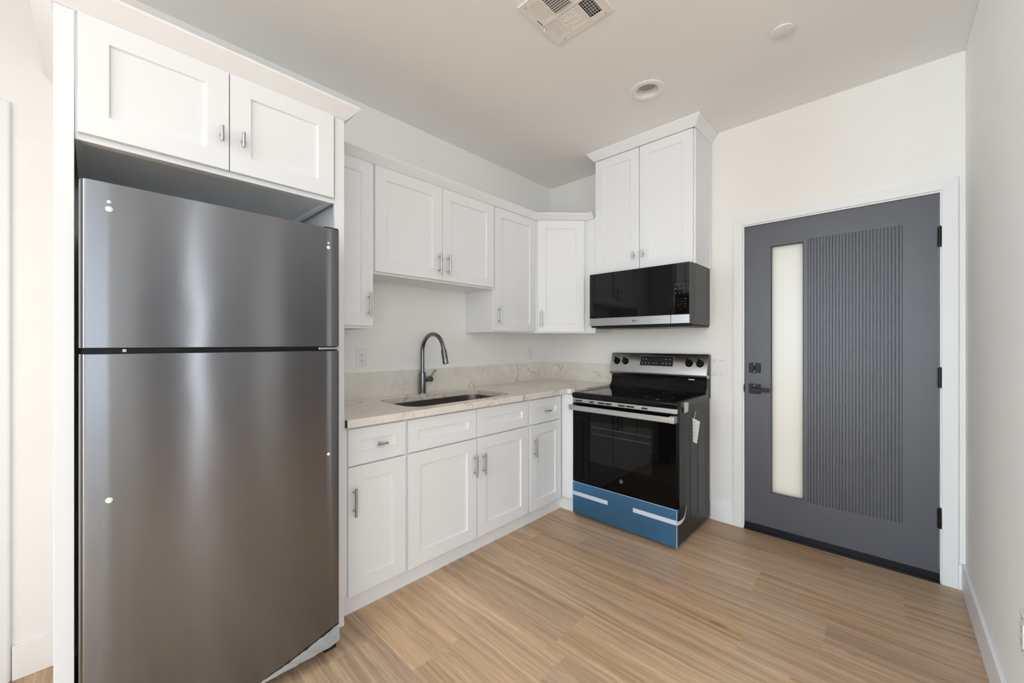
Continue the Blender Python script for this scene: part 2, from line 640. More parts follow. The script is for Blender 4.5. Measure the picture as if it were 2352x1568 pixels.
def thing(name, loc, label, cat, group=None):
    o = bpy.data.objects.new(name, None)
    COL.objects.link(o)
    o.location = loc
    o.empty_display_size = 0.05
    o['label'] = label
    o['category'] = cat
    if group:
        o['group'] = group
    return o


def tag(o, label, cat, group=None):
    o['label'] = label
    o['category'] = cat
    if group:
        o['group'] = group
    return o


def struct(o):
    o['kind'] = 'structure'
    return o


def plabel(o, label):
    o['label'] = label
    return o


# ------------------------------------------------------------------ room shell
H = 2.75
RX, RY = 6.2, -9.2          # far side wall and rear wall of the living room
CX_, CE = 2.665, -1.32      # wall on the right of the entry and where it ends

# floor: one face per plank so that each board has its own tone
bmf = bmesh.new()
uvl = bmf.loops.layers.uv.new('UVMap')
uve = bmf.loops.layers.uv.new('edge')
colL = bmf.loops.layers.color.new('plank')
PW, PL, Y0 = 0.242, 1.215, -0.030
joints = {0: 2.196, 1: 2.434, 2: 1.872, 3: 2.18, 4: 1.924, 5: 0.894, 9: 0.780, 6: 1.36, 7: 0.22, 8: 1.05, -1: 0.5}
sunk = -0.0
for row in range(-1, 40):
    ya, yb = Y0 - PW * row, Y0 - PW * (row + 1)
    ya_c, yb_c = min(ya, 0.12), max(yb, RY - 0.1)
    if ya_c <= yb_c:
        continue
    jx = joints.get(row, (row * 0.437) % PL)
    xl = -0.1
    x = jx - PL * math.ceil((jx - xl + 0.02) / PL)
    while x < RX + 0.1:
        xa, xb = max(x, xl), min(x + PL, RX + 0.1)
        if xb > xa:
            vs = [bmf.verts.new((a, c, 0)) for a, c in ((xa, yb_c), (xb, yb_c), (xb, ya_c), (xa, ya_c))]
            f = bmf.faces.new(vs)
            rr = (random.random(), random.random(), random.random(), 1)
            xm, ym = 0, 0
            for lp in f.loops:
                lp[uvl].uv = (lp.vert.co.x, lp.vert.co.y)
                lp[colL] = rr
        x += PL
# split each plank so that the edge-distance map is exact: use an inset ring
for f in list(bmf.faces):
    lo = [lp[colL] for lp in f.loops][0].copy()
    for lp in f.loops:
        lp[uve].uv = (0.0, 0.0)
res = bmesh.ops.inset_individual(bmf, faces=list(bmf.faces), thickness=0.003, depth=0.0)
for f in bmf.faces:
    pass
inner = set()
for f in bmf.faces:
    if f.calc_area() > 0.05 or True:
        pass
ring = set(res['faces'])
for f in bmf.faces:
    if f in ring:
        continue
    for lp in f.loops:
        lp[uve].uv = (0.003, 0.003)
for f in ring:
    cx = f.calc_center_median()
    for lp in f.loops:
        # a ring vertex is 'inner' when one of its other faces is a non-ring face
        isin = any(g not in ring for g in lp.vert.link_faces)
        lp[uve].uv = (0.003, 0.003) if isin else (0.0, 0.0)
        lp[uvl].uv = (lp.vert.co.x, lp.vert.co.y)
bmesh.ops.recalc_face_normals(bmf, faces=bmf.faces)
mef = bpy.data.meshes.new('floor')
bmf.to_mesh(mef)
bmf.free()
mef.materials.append(M_oak)
fl = bpy.data.objects.new('floor', mef)
COL.objects.link(fl)
struct(fl)


def holed_slab(name, outer, holes, z0, z1, mat):
    """flat slab between z0 and z1 with holes cut through"""
    bm = bmesh.new()
    es = []
    for loop in [outer] + holes:
        vs = [bm.verts.new((x, y, z0)) for x, y in loop]
        es += [bm.edges.new((vs[i], vs[(i + 1) % len(vs)])) for i in range(len(vs))]
    bmesh.ops.triangle_fill(bm, use_beauty=True, use_dissolve=False, edges=es)
    ext = bmesh.ops.extrude_face_region(bm, geom=list(bm.faces))
    for q in ext['geom']:
        if isinstance(q, bmesh.types.BMVert):
            q.co.z = z1
    bmesh.ops.recalc_face_normals(bm, faces=bm.faces)
    uvl = bm.loops.layers.uv.new('UVMap')
    for f in bm.faces:
        for lp in f.loops:
            lp[uvl].uv = (lp.vert.co.x, lp.vert.co.y)
    me = bpy.data.meshes.new(name)
    bm.to_mesh(me)
    bm.free()
    me.materials.append(mat)
    o = bpy.data.objects.new(name, me)
    COL.objects.link(o)
    return o


def circle(cx, cy, r, n=48):
    return [(cx + r * math.cos(2 * math.pi * i / n), cy + r * math.sin(2 * math.pi * i / n)) for i in range(n)]


LX, LY = 1.346, -0.805      # recessed light
VX0, VX1, VY0, VY1 = 1.182, 1.488, -1.760, -1.458   # ceiling register
struct(holed_slab('ceiling', [(-0.12, 0.12), (-0.12, RY - 0.12), (RX + 0.12, RY - 0.12), (RX + 0.12, 0.12)],
                  [circle(LX, LY, 0.080), [(VX0 + .025, VY0 + .025), (VX1 - .025, VY0 + .025), (VX1 - .025, VY1 - .025), (VX0 + .025, VY1 - .025)]],
                  H, H + 0.12, M_ceil))

# wall_left (x=0), wall_back (y=0) with the entry door opening, wall_right
struct(MB().box(-0.12, 0, RY, -8.7, 0, H).box(-0.12, 0, -8.7, -5.1, 0, 0.25).box(-0.12, 0, -8.7, -5.1, 2.4, H).box(-0.12, 0, -5.1, 0, 0, H).build('wall_left', M_wall))  # includes an opening cut for the added left fill light
struct(MB().box(0, 0.85, -4.42, -4.30, 0, H).build('light_block_wall', M_wall))  # unseen partition put in to keep rear light off the left wall
DX0, DX1, DZ = 1.656, 2.586, 2.060
wb_ = MB()
wb_.box(0, DX0, 0, 0.13, 0, H).box(DX1, RX, 0, 0.13, 0, H).box(DX0, DX1, 0, 0.13, DZ, H)
struct(wb_.build('wall_back', M_wall))
struct(MB().box(CX_, CX_ + 0.12, CE, 0, 0, H).build('wall_right', M_wall, bevel=0.006))
# living room behind the camera
ws = MB()
for (a, c, z0, z1) in ((RY, -8.5, 0, H), (-8.5, -3.3, 2.35, H), (-3.3, -2.12, 0, H), (-2.12, -2.0, 2.72, H), (-2.0, 0, 0, H), (-8.5, -3.3, 0, 0.2)):  # narrow slit added for the fridge streak light
    ws.box(RX, RX + 0.12, a, c, z0, z1)
struct(ws.build('wall_side', M_wall))
wr = MB()
for (a, c, z0, z1) in ((-0.12, 0.3, 0, H), (2.6, 3.25, 0, H), (5.55, RX + 0.12, 0, H), (0.3, 2.6, 0, 0.3), (0.3, 2.6, 2.4, H), (3.25, 5.55, 0, 0.3), (3.25, 5.55, 2.4, H)):
    wr.box(a, c, RY - 0.12, RY, z0, z1)
struct(wr.build('wall_rear', M_wall))


def window(name, x0, x1, z0, z1, y, axis):
    m_ = MB()
    t = 0.05
    for (a, b_, c, d) in ((x0, x0 + t, z0, z1), (x1 - t, x1, z0, z1), (x0 + t, x1 - t, z0, z0 + t), (x0 + t, x1 - t, z1 - t, z1)):
        if axis == 'y':
            m_.box(a, b_, y - 0.03, y + 0.03, c, d)
        else:
            m_.box(y - 0.03, y + 0.03, a, b_, c, d)
    if x1 - x0 > 1:
        c = (x0 + x1) / 2
        if axis == 'y':
            m_.box(c - .03, c + .03, y - .025, y + .025, z0 + t, z1 - t)
        else:
            m_.box(y - .025, y + .025, c - .03, c + .03, z0 + t, z1 - t)
    return struct(m_.build(name, M_trim))


window('window_1', 0.3, 2.6, 0.3, 2.4, RY - 0.06, 'y')
window('added_window_left', -8.7, -5.1, 0.25, 2.4, -0.06, 'x')  # unseen frame for the added left fill light
M_refl = simple('reflection_panel_grey', (0.16, 0.165, 0.18), 0.5)  # greys of the panels added for bands in the fridge reflection
M_refl2 = simple('reflection_panel_mid', (0.36, 0.365, 0.38), 0.5)
struct(MB().box(RX - 0.04, RX, -2.66, -2.16, 0, 2.4).build('reflection_panel_1', M_refl))  # unseen panel, put in as a dark band in the fridge reflection
struct(MB().box(RX - 0.04, RX, -1.95, -1.34, 0, 2.4).build('reflection_panel_2', M_refl2))  # unseen panel, put in as a mid-grey reflected band
struct(MB().box(RX - 0.04, RX, -0.95, -0.01, 0, 2.6).build('reflection_panel_3', M_refl))  # unseen panel, put in to darken the right of the reflection
window('window_2', -8.5, -3.3, 0.2, 2.35, RX + 0.06, 'x')
window('window_3', 3.25, 5.55, 0.3, 2.4, RY - 0.06, 'y')

# baseboards
bbp = [(0, 0.0), (0.014, 0.0), (0.014, 0.122), (0.011, 0.128), (0, 0.128)]
struct(MB().sweep([(1.456, 0), (1.6025, 0)], bbp).build('baseboard_back', M_trim))
struct(MB().sweep([(2.6415, 0), (CX_ - 0.0005, 0)], bbp).build('baseboard_back', M_trim))
br = MB().box(CX_ - 0.014, CX_, CE, -0.0145, 0, 0.135)
struct(br.build('baseboard_right', M_trim, bevel=0.002))
struct(MB().box(0, 0.010, -3.262, -3.137, 0, 0.128).build('baseboard_left', M_wall, bevel=0.002))

# door casing on the left wall at the photo's edge, with its closed white door slab
cs = MB().box(0, 0.018, -3.345, -3.264, 0, 2.156).box(0, 0.018, -4.25, -4.17, 0, 2.156).box(0, 0.018, -4.17, -3.345, 2.08, 2.156)
struct(cs.build('trim_2', M_trim, bevel=0.009, seg=4))
struct(MB().box(0.0005, 0.008, -4.168, -3.347, 0.01, 2.078).build('door_2', M_trim))

# ------------------------------------------------------------------ entry door
t1_ = MB()
iw0, iw1, izt = 1.659, 2.583, 2.057   # inside edge of the casing
ow0, ow1, ozt = 1.603, 2.641, 2.112
F = -0.016
for pts in ([(ow0, 0), (iw0, 0), (iw0, izt), (ow0, ozt)], [(ow1, 0), (ow1, ozt), (iw1, izt), (iw1, 0)], [(ow0, ozt), (iw0, izt), (iw1, izt), (ow1, ozt)]):
    t1_.prism(pts, F, 0.0, 'y')
struct(t1_.build('trim_1', M_trim, bevel=0.0015))
jm = MB()
jm.box(1.656, 1.668, -0.006, 0.13, 0.0, 2.06).box(2.577, 2.586, -0.006, 0.13, 0.0, 2.06).box(1.668, 2.577, -0.006, 0.13, 2.048, 2.06)
struct(jm.build('trim_3', M_trim))

sl0, sl1, sz0, sz1 = 1.6725, 2.574, 0.048, 2.045
gx0, gx1, gz0, gz1 = 1.820, 1.996, 0.272, 1.893
fx0, fx1, fz0, fz1 = 2.016, 2.437, 0.266, 1.907
fd = 0.003   # front face of the slab (y)
d = MB()
xs = [sl0, gx0, gx1, fx0, fx1, sl1]


def slab_rect(x0, x1, z0, z1):
    d.add([(x0, fd, z0), (x1, fd, z0), (x1, fd, z1), (x0, fd, z1)], [(0, 1, 2, 3)])


# stiles / rails around the glass and the fluted field
slab_rect(sl0, gx0, sz0, sz1)
slab_rect(gx0, gx1, sz0, gz0)
slab_rect(gx0, gx1, gz1, sz1)
slab_rect(gx1, fx0, sz0, sz1)
slab_rect(fx0, fx1, sz0, fz0)
slab_rect(fx0, fx1, fz1, sz1)
slab_rect(fx1, sl1, sz0, sz1)
# back and edges
d.add([(sl0, fd, sz0), (sl1, fd, sz0), (sl1, fd, sz1), (sl0, fd, sz1), (sl0, 0.045, sz0), (sl1, 0.045, sz0), (sl1, 0.045, sz1), (sl0, 0.045, sz1)],
      [(0, 1, 5, 4), (1, 2, 6, 5), (2, 3, 7, 6), (3, 0, 4, 7)])
for (x0, x1, z0, z1) in ((sl0, gx0, sz0, sz1), (gx1, sl1, sz0, sz1), (gx0, gx1, sz0, gz0), (gx0, gx1, gz1, sz1)):
    d.add([(x0, .045, z0), (x1, .045, z0), (x1, .045, z1), (x0, .045, z1)], [(3, 2, 1, 0)])
# reveals of the glass opening (sloped)
r_ = 0.006
d.add([(gx0, fd, gz0), (gx1, fd, gz0), (gx1, fd, gz1), (gx0, fd, gz1),
       (gx0 + r_, fd + .012, gz0 + r_), (gx1 - r_, fd + .012, gz0 + r_), (gx1 - r_, fd + .012, gz1 - r_), (gx0 + r_, fd + .012, gz1 - r_),
       (gx0 + r_, .045, gz0 + r_), (gx1 - r_, .045, gz0 + r_), (gx1 - r_, .045, gz1 - r_), (gx0 + r_, .045, gz1 - r_)],
      [(0, 1, 5, 4), (1, 2, 6, 5), (2, 3, 7, 6), (3, 0, 4, 7), (4, 5, 9, 8), (5, 6, 10, 9), (6, 7, 11, 10), (7, 4, 8, 11)])
# fluted field: flat ribs separated by vee grooves
NR = 28
pw = (fx1 - fx0) / NR
prof = []
gd = 0.006
for i in range(NR):
    a = fx0 + i * pw
    prof += [(a, fd if i == 0 else fd + gd), (a + 0.0001, fd + gd), (a + pw * 0.16, fd + gd), (a + pw * 0.30, fd + 0.0008), (a + pw * 0.86, fd + 0.0008), (a + pw * 0.97, fd + gd)]
prof.append((fx1 - 0.0001, fd + gd))
prof.append((fx1, fd))
vs = [(x, y, fz0) for x, y in prof] + [(x, y, fz1) for x, y in prof]
n_ = len(prof)
d.add(vs, [(i, i + 1, n_ + i + 1, n_ + i) for i in range(n_ - 1)])
for zz, rv_ in ((fz0, False), (fz1, True)):
    for i in range(n_ - 1):
        (xa, ya), (xb, yb) = prof[i], prof[i + 1]
        q = [(xa, fd, zz), (xb, fd, zz), (xb, yb, zz), (xa, ya, zz)]
        d.add(q, [(0, 1, 2, 3)])
door = struct(d.build('door_1', M_door, smooth=False))
door['label'] = 'blue grey entry door slab with a fluted field'
# routed line round the glass lite
gm = MB()
o_ = 0.011
for (x0, x1, z0, z1) in ((gx0 - o_, gx0 - o_ + .003, gz0 - o_, gz1 + o_), (gx0 - o_, gx1 + o_, gz1 + o_ - .003, gz1 + o_), (gx0 - o_, gx1 + o_, gz0 - o_, gz0 - o_ + .003)):
    gm.box(x0, x1, fd - .0015, fd + .002, z0, z1)
gm.build('lite_moulding', M_door, door)
MB().box(gx0 + .001, gx1 - .001, fd + 0.014, fd + 0.020, gz0 + .001, gz1 - .001).build('frosted_pane', M_frost, door)
# deadbolt
def yw(x0, x1, z0, z1, ya, yb):
    return MB().box(x0, x1, ya, yb, z0, z1)


db = yw(1.697, 1.763, 1.060, 1.124, -0.010, fd).build('deadbolt_plate', M_blackmetal, door, bevel=0.0015)
MB().box(1.7275, 1.7335, -0.030, -0.010, 1.078, 1.106).cyl((1.7305, -0.012, 1.092), (1.7305, -0.018, 1.092), 0.010).build('thumb_turn', M_blackmetal, db, bevel=0.001)
for z_ in (1.116, 1.068):
    MB().cyl((1.7305, -0.0102, z_), (1.7305, -0.0112, z_), 0.0025, 12).build('screw', M_steelpull, db)
lv = yw(1.697, 1.763, 0.919, 0.984, -0.012, fd).build('lever_plate', M_blackmetal, door, bevel=0.0015)
le = MB().cyl((1.7305, -0.012, 0.950), (1.7305, -0.055, 0.950), 0.011).box(1.721, 1.829, -0.064, -0.050, 0.939, 0.961)
le.build('lever_handle', M_blackmetal, lv, bevel=0.0015)
MB().cyl((1.7305, -0.0122, 0.974), (1.7305, -0.0132, 0.974), 0.0025, 12).build('screw', M_steelpull, lv)
# strike plate on the jamb
MB().prism([(1.6715, 0.985), (1.6665, 0.978), (1.664, 0.955), (1.6665, 0.930), (1.6715, 0.922)], -0.0085, -0.004, 'y').build('strike_lip', M_blackmetal, door)
for zc in (1.815, 1.076, 0.340):
    hg = MB().cyl((2.5765, -0.009, zc - 0.052), (2.5765, -0.009, zc + 0.052), 0.0058, 12)
    for k in range(4):
        hg.cyl((2.5765, -0.009, zc - 0.052 + 0.026 * k + 0.0005), (2.5765, -0.009, zc - 0.052 + 0.026 * k + 0.0035), 0.0066, 12)
    hg.box(2.566, 2.587, -0.0045, 0.001, zc - 0.050, zc + 0.050)
    hg.cyl((2.5765, -0.009, zc + 0.052), (2.5765, -0.009, zc + 0.057), 0.0045, 12)
    hg.build('hinge', M_hinge, door)
# threshold / sweep
th = MB().box(1.668, 2.577, -0.001, 0.13, 0.0, 0.030).box(1.668, 2.577, -0.014, 0.0, 0.0, 0.013).box(1.6725, 2.574, 0.000, 0.045, 0.030, 0.048)
struct(th.build('trim_4', M_blackmetal, bevel=0.001))
# ------------------------------------------------------------------ cabinet helpers
PX = Vector((1, 0, 0))
PY = Vector((0, 1, 0))


def pull(parent, c, n, ax, length, spacing, stand=0.030, r=0.0058):
    """bar pull: c on the door face, n outward, ax along the bar"""
    c, n, ax = Vector(c), Vector(n).normalized(), Vector(ax).normalized()
    bar = c + n * stand
    m_ = MB().cyl(bar - ax * length / 2, bar + ax * length / 2, r, 20)
    if spacing:
        for s_ in (-1, 1):
            q = c + ax * (s_ * spacing / 2)
            m_.cyl(q, q + n * (stand - 0.002), r * 0.78, 14)
    else:
        m_.cyl(c, c + n * (stand - 0.002), r * 0.85, 14)
    return m_.build('handle', M_steelpull, parent, bevel=0.0006)


def front(parent, name, O, u, n, w, h, fr=0.062, t=0.019):
    return MB().shaker(O, u, n, w, h, t=t, fr=fr).build(name, M_cab, parent, bevel=0.0012)


# ------------------------------------------------------------------ base cabinets (faces look to +x)
ZT = 0.877
BXF, BX = 0.585, 0.604      # face frame plane, door face plane


def base_unit(y0, y1, label, name='base_cabinet'):
    t = thing(name, ((BXF) / 2, (y0 + y1) / 2, 0), label, 'cabinet', 'white base cabinets under the counter')
    b_ = MB().box(0.021, BXF - .02, y0 + .0003, y0 + .018, 0.10, ZT - 0.0008).box(0.021, BXF - .02, y1 - .018, y1 - .0003, 0.10, ZT - 0.0008)
    b_.box(0.021, BXF - .02, y0 + .018, y1 - .018, 0.10, 0.118).box(0.021, 0.033, y0 + .018, y1 - .018, 0.118, ZT - .0008)
    b_.build('body', M_cab, t)
    # face frame
    fr = MB()
    fr.box(BXF - .02, BXF, y0 + .0003, y0 + .030, 0.10, ZT - .0008).box(BXF - .02, BXF, y1 - .030, y1 - .0003, 0.10, ZT - .0008)
    fr.box(BXF - .02, BXF, y0 + .03, y1 - .03, ZT - .030, ZT - .0008).box(BXF - .02, BXF, y0 + .03, y1 - .03, 0.10, 0.135).box(BXF - .02, BXF, y0 + .03, y1 - .03, 0.675, 0.712)
    fr.build('face_frame', M_cab, t)
    MB().box(0.538, 0.557, y0 + .0003, y1 - .0003, 0.0, 0.0995).build('toe_board', M_cab, t)
    return t


c1 = base_unit(-2.283, -1.9575, 'white shaker base cabinet with one drawer beside the refrigerator')
dr = front(c1, 'drawer', (BXF, -2.260, 0.698), PY, PX, 0.294, 0.167, fr=0.058)
pull(dr, (BX - .009, -2.105, 0.779), PX, PY, 0.055, 0, stand=0.036)
dd = front(c1, 'door', (BXF, -2.260, 0.103), PY, PX, 0.294, 0.588, fr=0.068)
pull(dd, (BX, -2.238, 0.537), PX, (0, 0, 1), 0.128, 0.083)
c2 = base_unit(-1.9575, -1.0075, 'wide white shaker sink base cabinet below the sink')
for (a, w_) in ((-1.950, 0.4595), (-1.4845, 0.4625)):
    front(c2, 'drawer', (BXF, a, 0.698), PY, PX, w_, 0.167, fr=0.060)
d1 = front(c2, 'door', (BXF, -1.950, 0.102), PY, PX, 0.4625, 0.589, fr=0.070)
pull(d1, (BX, -1.509, 0.537), PX, (0, 0, 1), 0.128, 0.083)
d2 = front(c2, 'door', (BXF, -1.4815, 0.102), PY, PX, 0.4595, 0.589, fr=0.070)
pull(d2, (BX, -1.440, 0.535), PX, (0, 0, 1), 0.128, 0.083)
c3 = base_unit(-1.0075, -0.622, 'narrow white shaker base cabinet with one drawer, next to the range corner')
dr = front(c3, 'drawer', (BXF, -0.998, 0.697), PY, PX, 0.346, 0.167, fr=0.060)
pull(dr, (BX - .009, -0.826, 0.776), PX, PY, 0.055, 0, stand=0.036)
dd = front(c3, 'door', (BXF, -0.998, 0.101), PY, PX, 0.350, 0.588, fr=0.068)
pull(dd, (BX, -0.961, 0.538), PX, (0, 0, 1), 0.128, 0.083)

cf = thing('corner_filler', (0.64, -0.59, 0), 'narrow white filler board in the corner left of the range', 'cabinet filler')
MB().box(0.586, 0.692, -0.6205, -0.590, 0.106, ZT - .001).build('board', M_cab, cf, bevel=0.001)
MB().box(0.540, 0.690, -0.590, -0.572, 0.0, 0.105).box(0.538, 0.557, -0.6218, -0.590, 0.0, 0.105).build('toe_board', M_cab, cf)


# ------------------------------------------------------------------ counter
CZ0, CZ1 = 0.878, 0.915
SX0, SX1, SY0, SY1 = 0.130, 0.546, -1.888, -1.097


def rrect(x0, x1, y0, y1, r, n=10):
    out_ = []
    for (cx, cy, a0) in ((x1 - r, y1 - r, 0), (x0 + r, y1 - r, 90), (x0 + r, y0 + r, 180), (x1 - r, y0 + r, 270)):
        for k in range(n + 1):
            a = math.radians(a0 + 90 * k / n)
            out_.append((cx + r * math.cos(a), cy + r * math.sin(a)))
    return out_


ct = thing('countertop', (0.31, -1.2, CZ0), 'cream veined quartz countertop with backsplash running into the corner', 'countertop')
slab = holed_slab('slab', [(0.001, -0.001), (0.001, -2.2825), (0.612, -2.2825), (0.612, -2.277), (0.632, -2.277), (0.632, -0.610), (0.6925, -0.610), (0.6925, -0.001)],
                  [rrect(SX0, SX1, SY0, SY1, 0.095)], CZ0, CZ1, M_quartz)
slab.parent = ct
slab.matrix_parent_inverse = Matrix.Translation(-Vector(ct.location))
md = slab.modifiers.new('bevel', 'BEVEL')
md.width = 0.002
md.segments = 2
md.limit_method = 'ANGLE'
MB().box(0.001, 0.021, -2.2825, -0.001, CZ1, 1.076).build('backsplash', M_quartz, ct, bevel=0.001)
MB().box(0.0215, 0.690, -0.021, -0.001, CZ1, 1.076).build('backsplash', M_quartz, ct, bevel=0.001)
plabel(MB().box(0.6125, 0.6305, -2.2795, -2.2772, CZ0 + .001, CZ1 - .001).build('end_strip', M_endstrip, ct), 'dark brown unpolished end of the slab, shading painted in')

plabel(MB().box(0.652, 0.684, -0.632, -0.6105, 0.884, 0.916).build('corner_cap', M_plug, ct, bevel=0.002), 'small white cap on the corner')
sk = thing('sink', (0.338, -1.49, 0.66), 'undermount stainless steel single bowl sink set in the countertop', 'sink')
rings = [(0.0, CZ0 - 0.001, 0.100), (-0.004, 0.80, 0.098), (-0.012, 0.70, 0.090), (-0.030, 0.672, 0.075), (-0.060, 0.665, 0.06)]
vs, fs = [], []
ns = 44
for (ins, z, r) in rings:
    vs += [(x, y, z) for x, y in rrect(SX0 - .006 - ins, SX1 + .006 + ins, SY0 - .006 - ins, SY1 + .006 + ins, r)]
for i in range(len(rings) - 1):
    fs += [(i * ns + k, i * ns + (k + 1) % ns, (i + 1) * ns + (k + 1) % ns, (i + 1) * ns + k) for k in range(ns)]
fs.append(tuple(range((len(rings) - 1) * ns, len(rings) * ns)))
MB().add(vs, fs).build('bowl', M_sinksteel, sk, angle=60)
MB().lathe([(0.045, 0.0), (0.045, 0.003), (0.030, 0.004), (0.026, -0.001), (0.0, -0.001)], (0.30, -1.49, 0.6655)).build('drain', M_steelpull, sk)

# ------------------------------------------------------------------ faucet
fa = thing('faucet', (0.062, -1.503, CZ1), 'dark steel gooseneck kitchen faucet with side lever behind the sink', 'faucet')
fxx, fyy = 0.062, -1.503
MB().lathe([(0.027, 0.0), (0.027, 0.010), (0.0235, 0.014), (0.0232, 0.140), (0.0215, 0.142), (0.0, 0.142)], (fxx, fyy, CZ1 + 0.0003), n=36).build('body', M_gun, fa)
path = [(fxx, fyy, CZ1 + 0.135), (fxx, fyy, 1.10), (fxx, fyy, 1.15)]
R_ = 0.120
for k in range(0, 31):
    a = math.radians(180 - 166 * k / 30)
    path.append((fxx + R_ + R_ * math.cos(a), fyy, 1.197 + R_ * math.sin(a)))
ex = Vector(path[-1])
dr_ = Vector((math.sin(math.radians(14)), 0, -math.cos(math.radians(14))))
path.append(tuple(ex + dr_ * 0.012))
MB().tube(path, 0.0135, 24).build('spout', M_gun, fa, angle=50)
h0 = ex + dr_ * 0.010
MB().lathe([(0.0145, 0), (0.0180, 0.002), (0.0185, 0.040), (0.0190, 0.090), (0.0175, 0.094), (0.012, 0.094), (0.0, 0.092)], h0, dr_, 32).build('spray_head', M_gun, fa)
MB().box(0, 0, 0, 0, 0, 0) if False else None
bt = MB()
bt.obox(h0 + dr_ * 0.018, Vector((0, 1, 0)), dr_, dr_.cross(Vector((0, 1, 0))), (-0.006, 0.006), (0, 0.042), (-0.0195, -0.017))
bt.build('spray_button', M_blackmetal, fa, bevel=0.002)
MB().lathe([(0.019, 0), (0.019, 0.036), (0.0175, 0.038), (0.0175, 0.042), (0.0195, 0.043), (0.0195, 0.058), (0.0165, 0.062), (0, 0.062)], (fxx, fyy + 0.018, 1.008), (0, 1, 0), 28).build('valve', M_gun, fa)
MB().tube([(fxx, fyy + 0.070, 1.022), (fxx + .004, fyy + 0.078, 1.036), (fxx + .012, fyy + 0.100, 1.072)], [0.0058, 0.0062, 0.0068], 16).build('lever', M_gun, fa, bevel=0.001)

# ------------------------------------------------------------------ upper cabinets on the left wall
UXF, UX = 0.305, 0.325
UZ0, UZ1 = 1.338, 2.252
uppg = 'white wall cabinets over the counter'


def upper(y0, y1, z0, label):
    t = thing('wall_cabinet', (UXF / 2, (y0 + y1) / 2, z0), label, 'cabinet', uppg)
    m_ = MB()
    e = .0003
    m_.box(0.001, UXF - .02, y0 + e, y0 + .016, z0, UZ1).box(0.001, UXF - .02, y1 - .016, y1 - e, z0, UZ1)
    m_.box(0.001, UXF - .02, y0 + .016, y1 - .016, UZ1 - .016, UZ1).box(0.001, 0.012, y0 + .016, y1 - .016, z0 + .014, UZ1 - .016)
    m_.box(0.001, 0.020, y0 + .016, y1 - .016, z0, z0 + .014)
    m_.build('body', M_cab, t, bevel=0.0008)
    MB().box(0.012, UXF - .02, y0 + .016, y1 - .016, z0 + .008, z0 + .022).build('bottom_panel', M_cab, t)
    fr = MB().box(UXF - .02, UXF, y0 + e, y0 + .03, z0, UZ1).box(UXF - .02, UXF, y1 - .03, y1 - e, z0, UZ1).box(UXF - .02, UXF, y0 + .03, y1 - .03, z0, z0 + .035).box(UXF - .02, UXF, y0 + .03, y1 - .03, UZ1 - .04, UZ1)
    fr.build('face_frame', M_cab, t)
    return t


ua = upper(-2.2815, -1.9905, UZ0, 'white shaker wall cabinet nearest the refrigerator, partly hidden by its side panel')
da = front(ua, 'door', (UXF, -2.274, 1.353), PY, PX, 0.277, 0.892, fr=0.066)
pull(da, (UX, -2.026, 1.466), PX, (0, 0, 1), 0.128, 0.083)
ub = upper(-1.9905, -1.0680, 1.644, 'short wide two-door white wall cabinet above the sink')
d1 = front(ub, 'door', (UXF, -1.984, 1.656), PY, PX, 0.4545, 0.588, fr=0.070)
pull(d1, (UX, -1.560, 1.756), PX, (0, 0, 1), 0.128, 0.083)
d2 = front(ub, 'door', (UXF, -1.5265, 1.656), PY, PX, 0.4515, 0.588, fr=0.068)
pull(d2, (UX, -1.490, 1.756), PX, (0, 0, 1), 0.128, 0.083)
ud = upper(-1.0680, -0.6105, UZ0, 'tall single-door white wall cabinet right of the short sink cabinet')
dd = front(ud, 'door', (UXF, -1.061, 1.348), PY, PX, 0.449, 0.894, fr=0.066)
pull(dd, (UX, -1.032, 1.459), PX, (0, 0, 1), 0.128, 0.083)

# diagonal corner cabinet
uc = thing('corner_wall_cabinet', (0.25, -0.25, UZ0), 'white wall cabinet set diagonally across the corner', 'cabinet', uppg)
pent = [(0.001, -0.001), (0.001, -0.610), (0.305, -0.610), (0.610, -0.305), (0.610, -0.001)]
MB().prism(pent, UZ0 + 0.010, UZ1, 'z').sweep([(0.305, -0.610), (0.610, -0.305)], [(0, UZ0), (0, UZ0 + .010), (-0.02, UZ0 + .010), (-0.02, UZ0)]).build('body', M_cab, uc)
dg = Vector((1, 1, 0)).normalized()
dn = Vector((1, -1, 0)).normalized()
o0 = Vector((0.305, -0.610, 0)) + dg * 0.030
Wd = 0.3745
dd = front(uc, 'door', (o0.x, o0.y, 1.348), dg, dn, Wd, 0.894, fr=0.066)
pc = o0 + dg * 0.028 + dn * 0.0195
pull(dd, (pc.x, pc.y, 1.452), dn, (0, 0, 1), 0.128, 0.083)

# filler between the corner cabinet and the microwave cabinet
tag(MB().box(0.6105, 0.6965, -0.3165, -0.15, 1.338, 2.252).build('filler_panel', M_cab, bevel=0.001), 'narrow white filler panel between the corner cabinet and the microwave', 'cabinet filler')

crown_prof = [(0.0, 2.2525), (0.003, 2.244), (0.006, 2.244), (0.010, 2.250), (0.046, 2.284), (0.046, 2.291), (0.040, 2.291), (0.0, 2.2535)]
cr = MB().sweep([(UX + .0005, -2.229), (UX + .0005, -0.6195), (0.6195, -(UX + .0005)), (0.6885, -(UX + .0005))],
                [(0.0005, 2.243), (0.006, 2.243), (0.045, 2.282), (0.045, 2.289), (0.039, 2.289), (0.0005, 2.250)])
tag(cr.build('crown_moulding', M_cab), 'long white crown moulding over the sink-side wall cabinets, turning the corner', 'moulding')

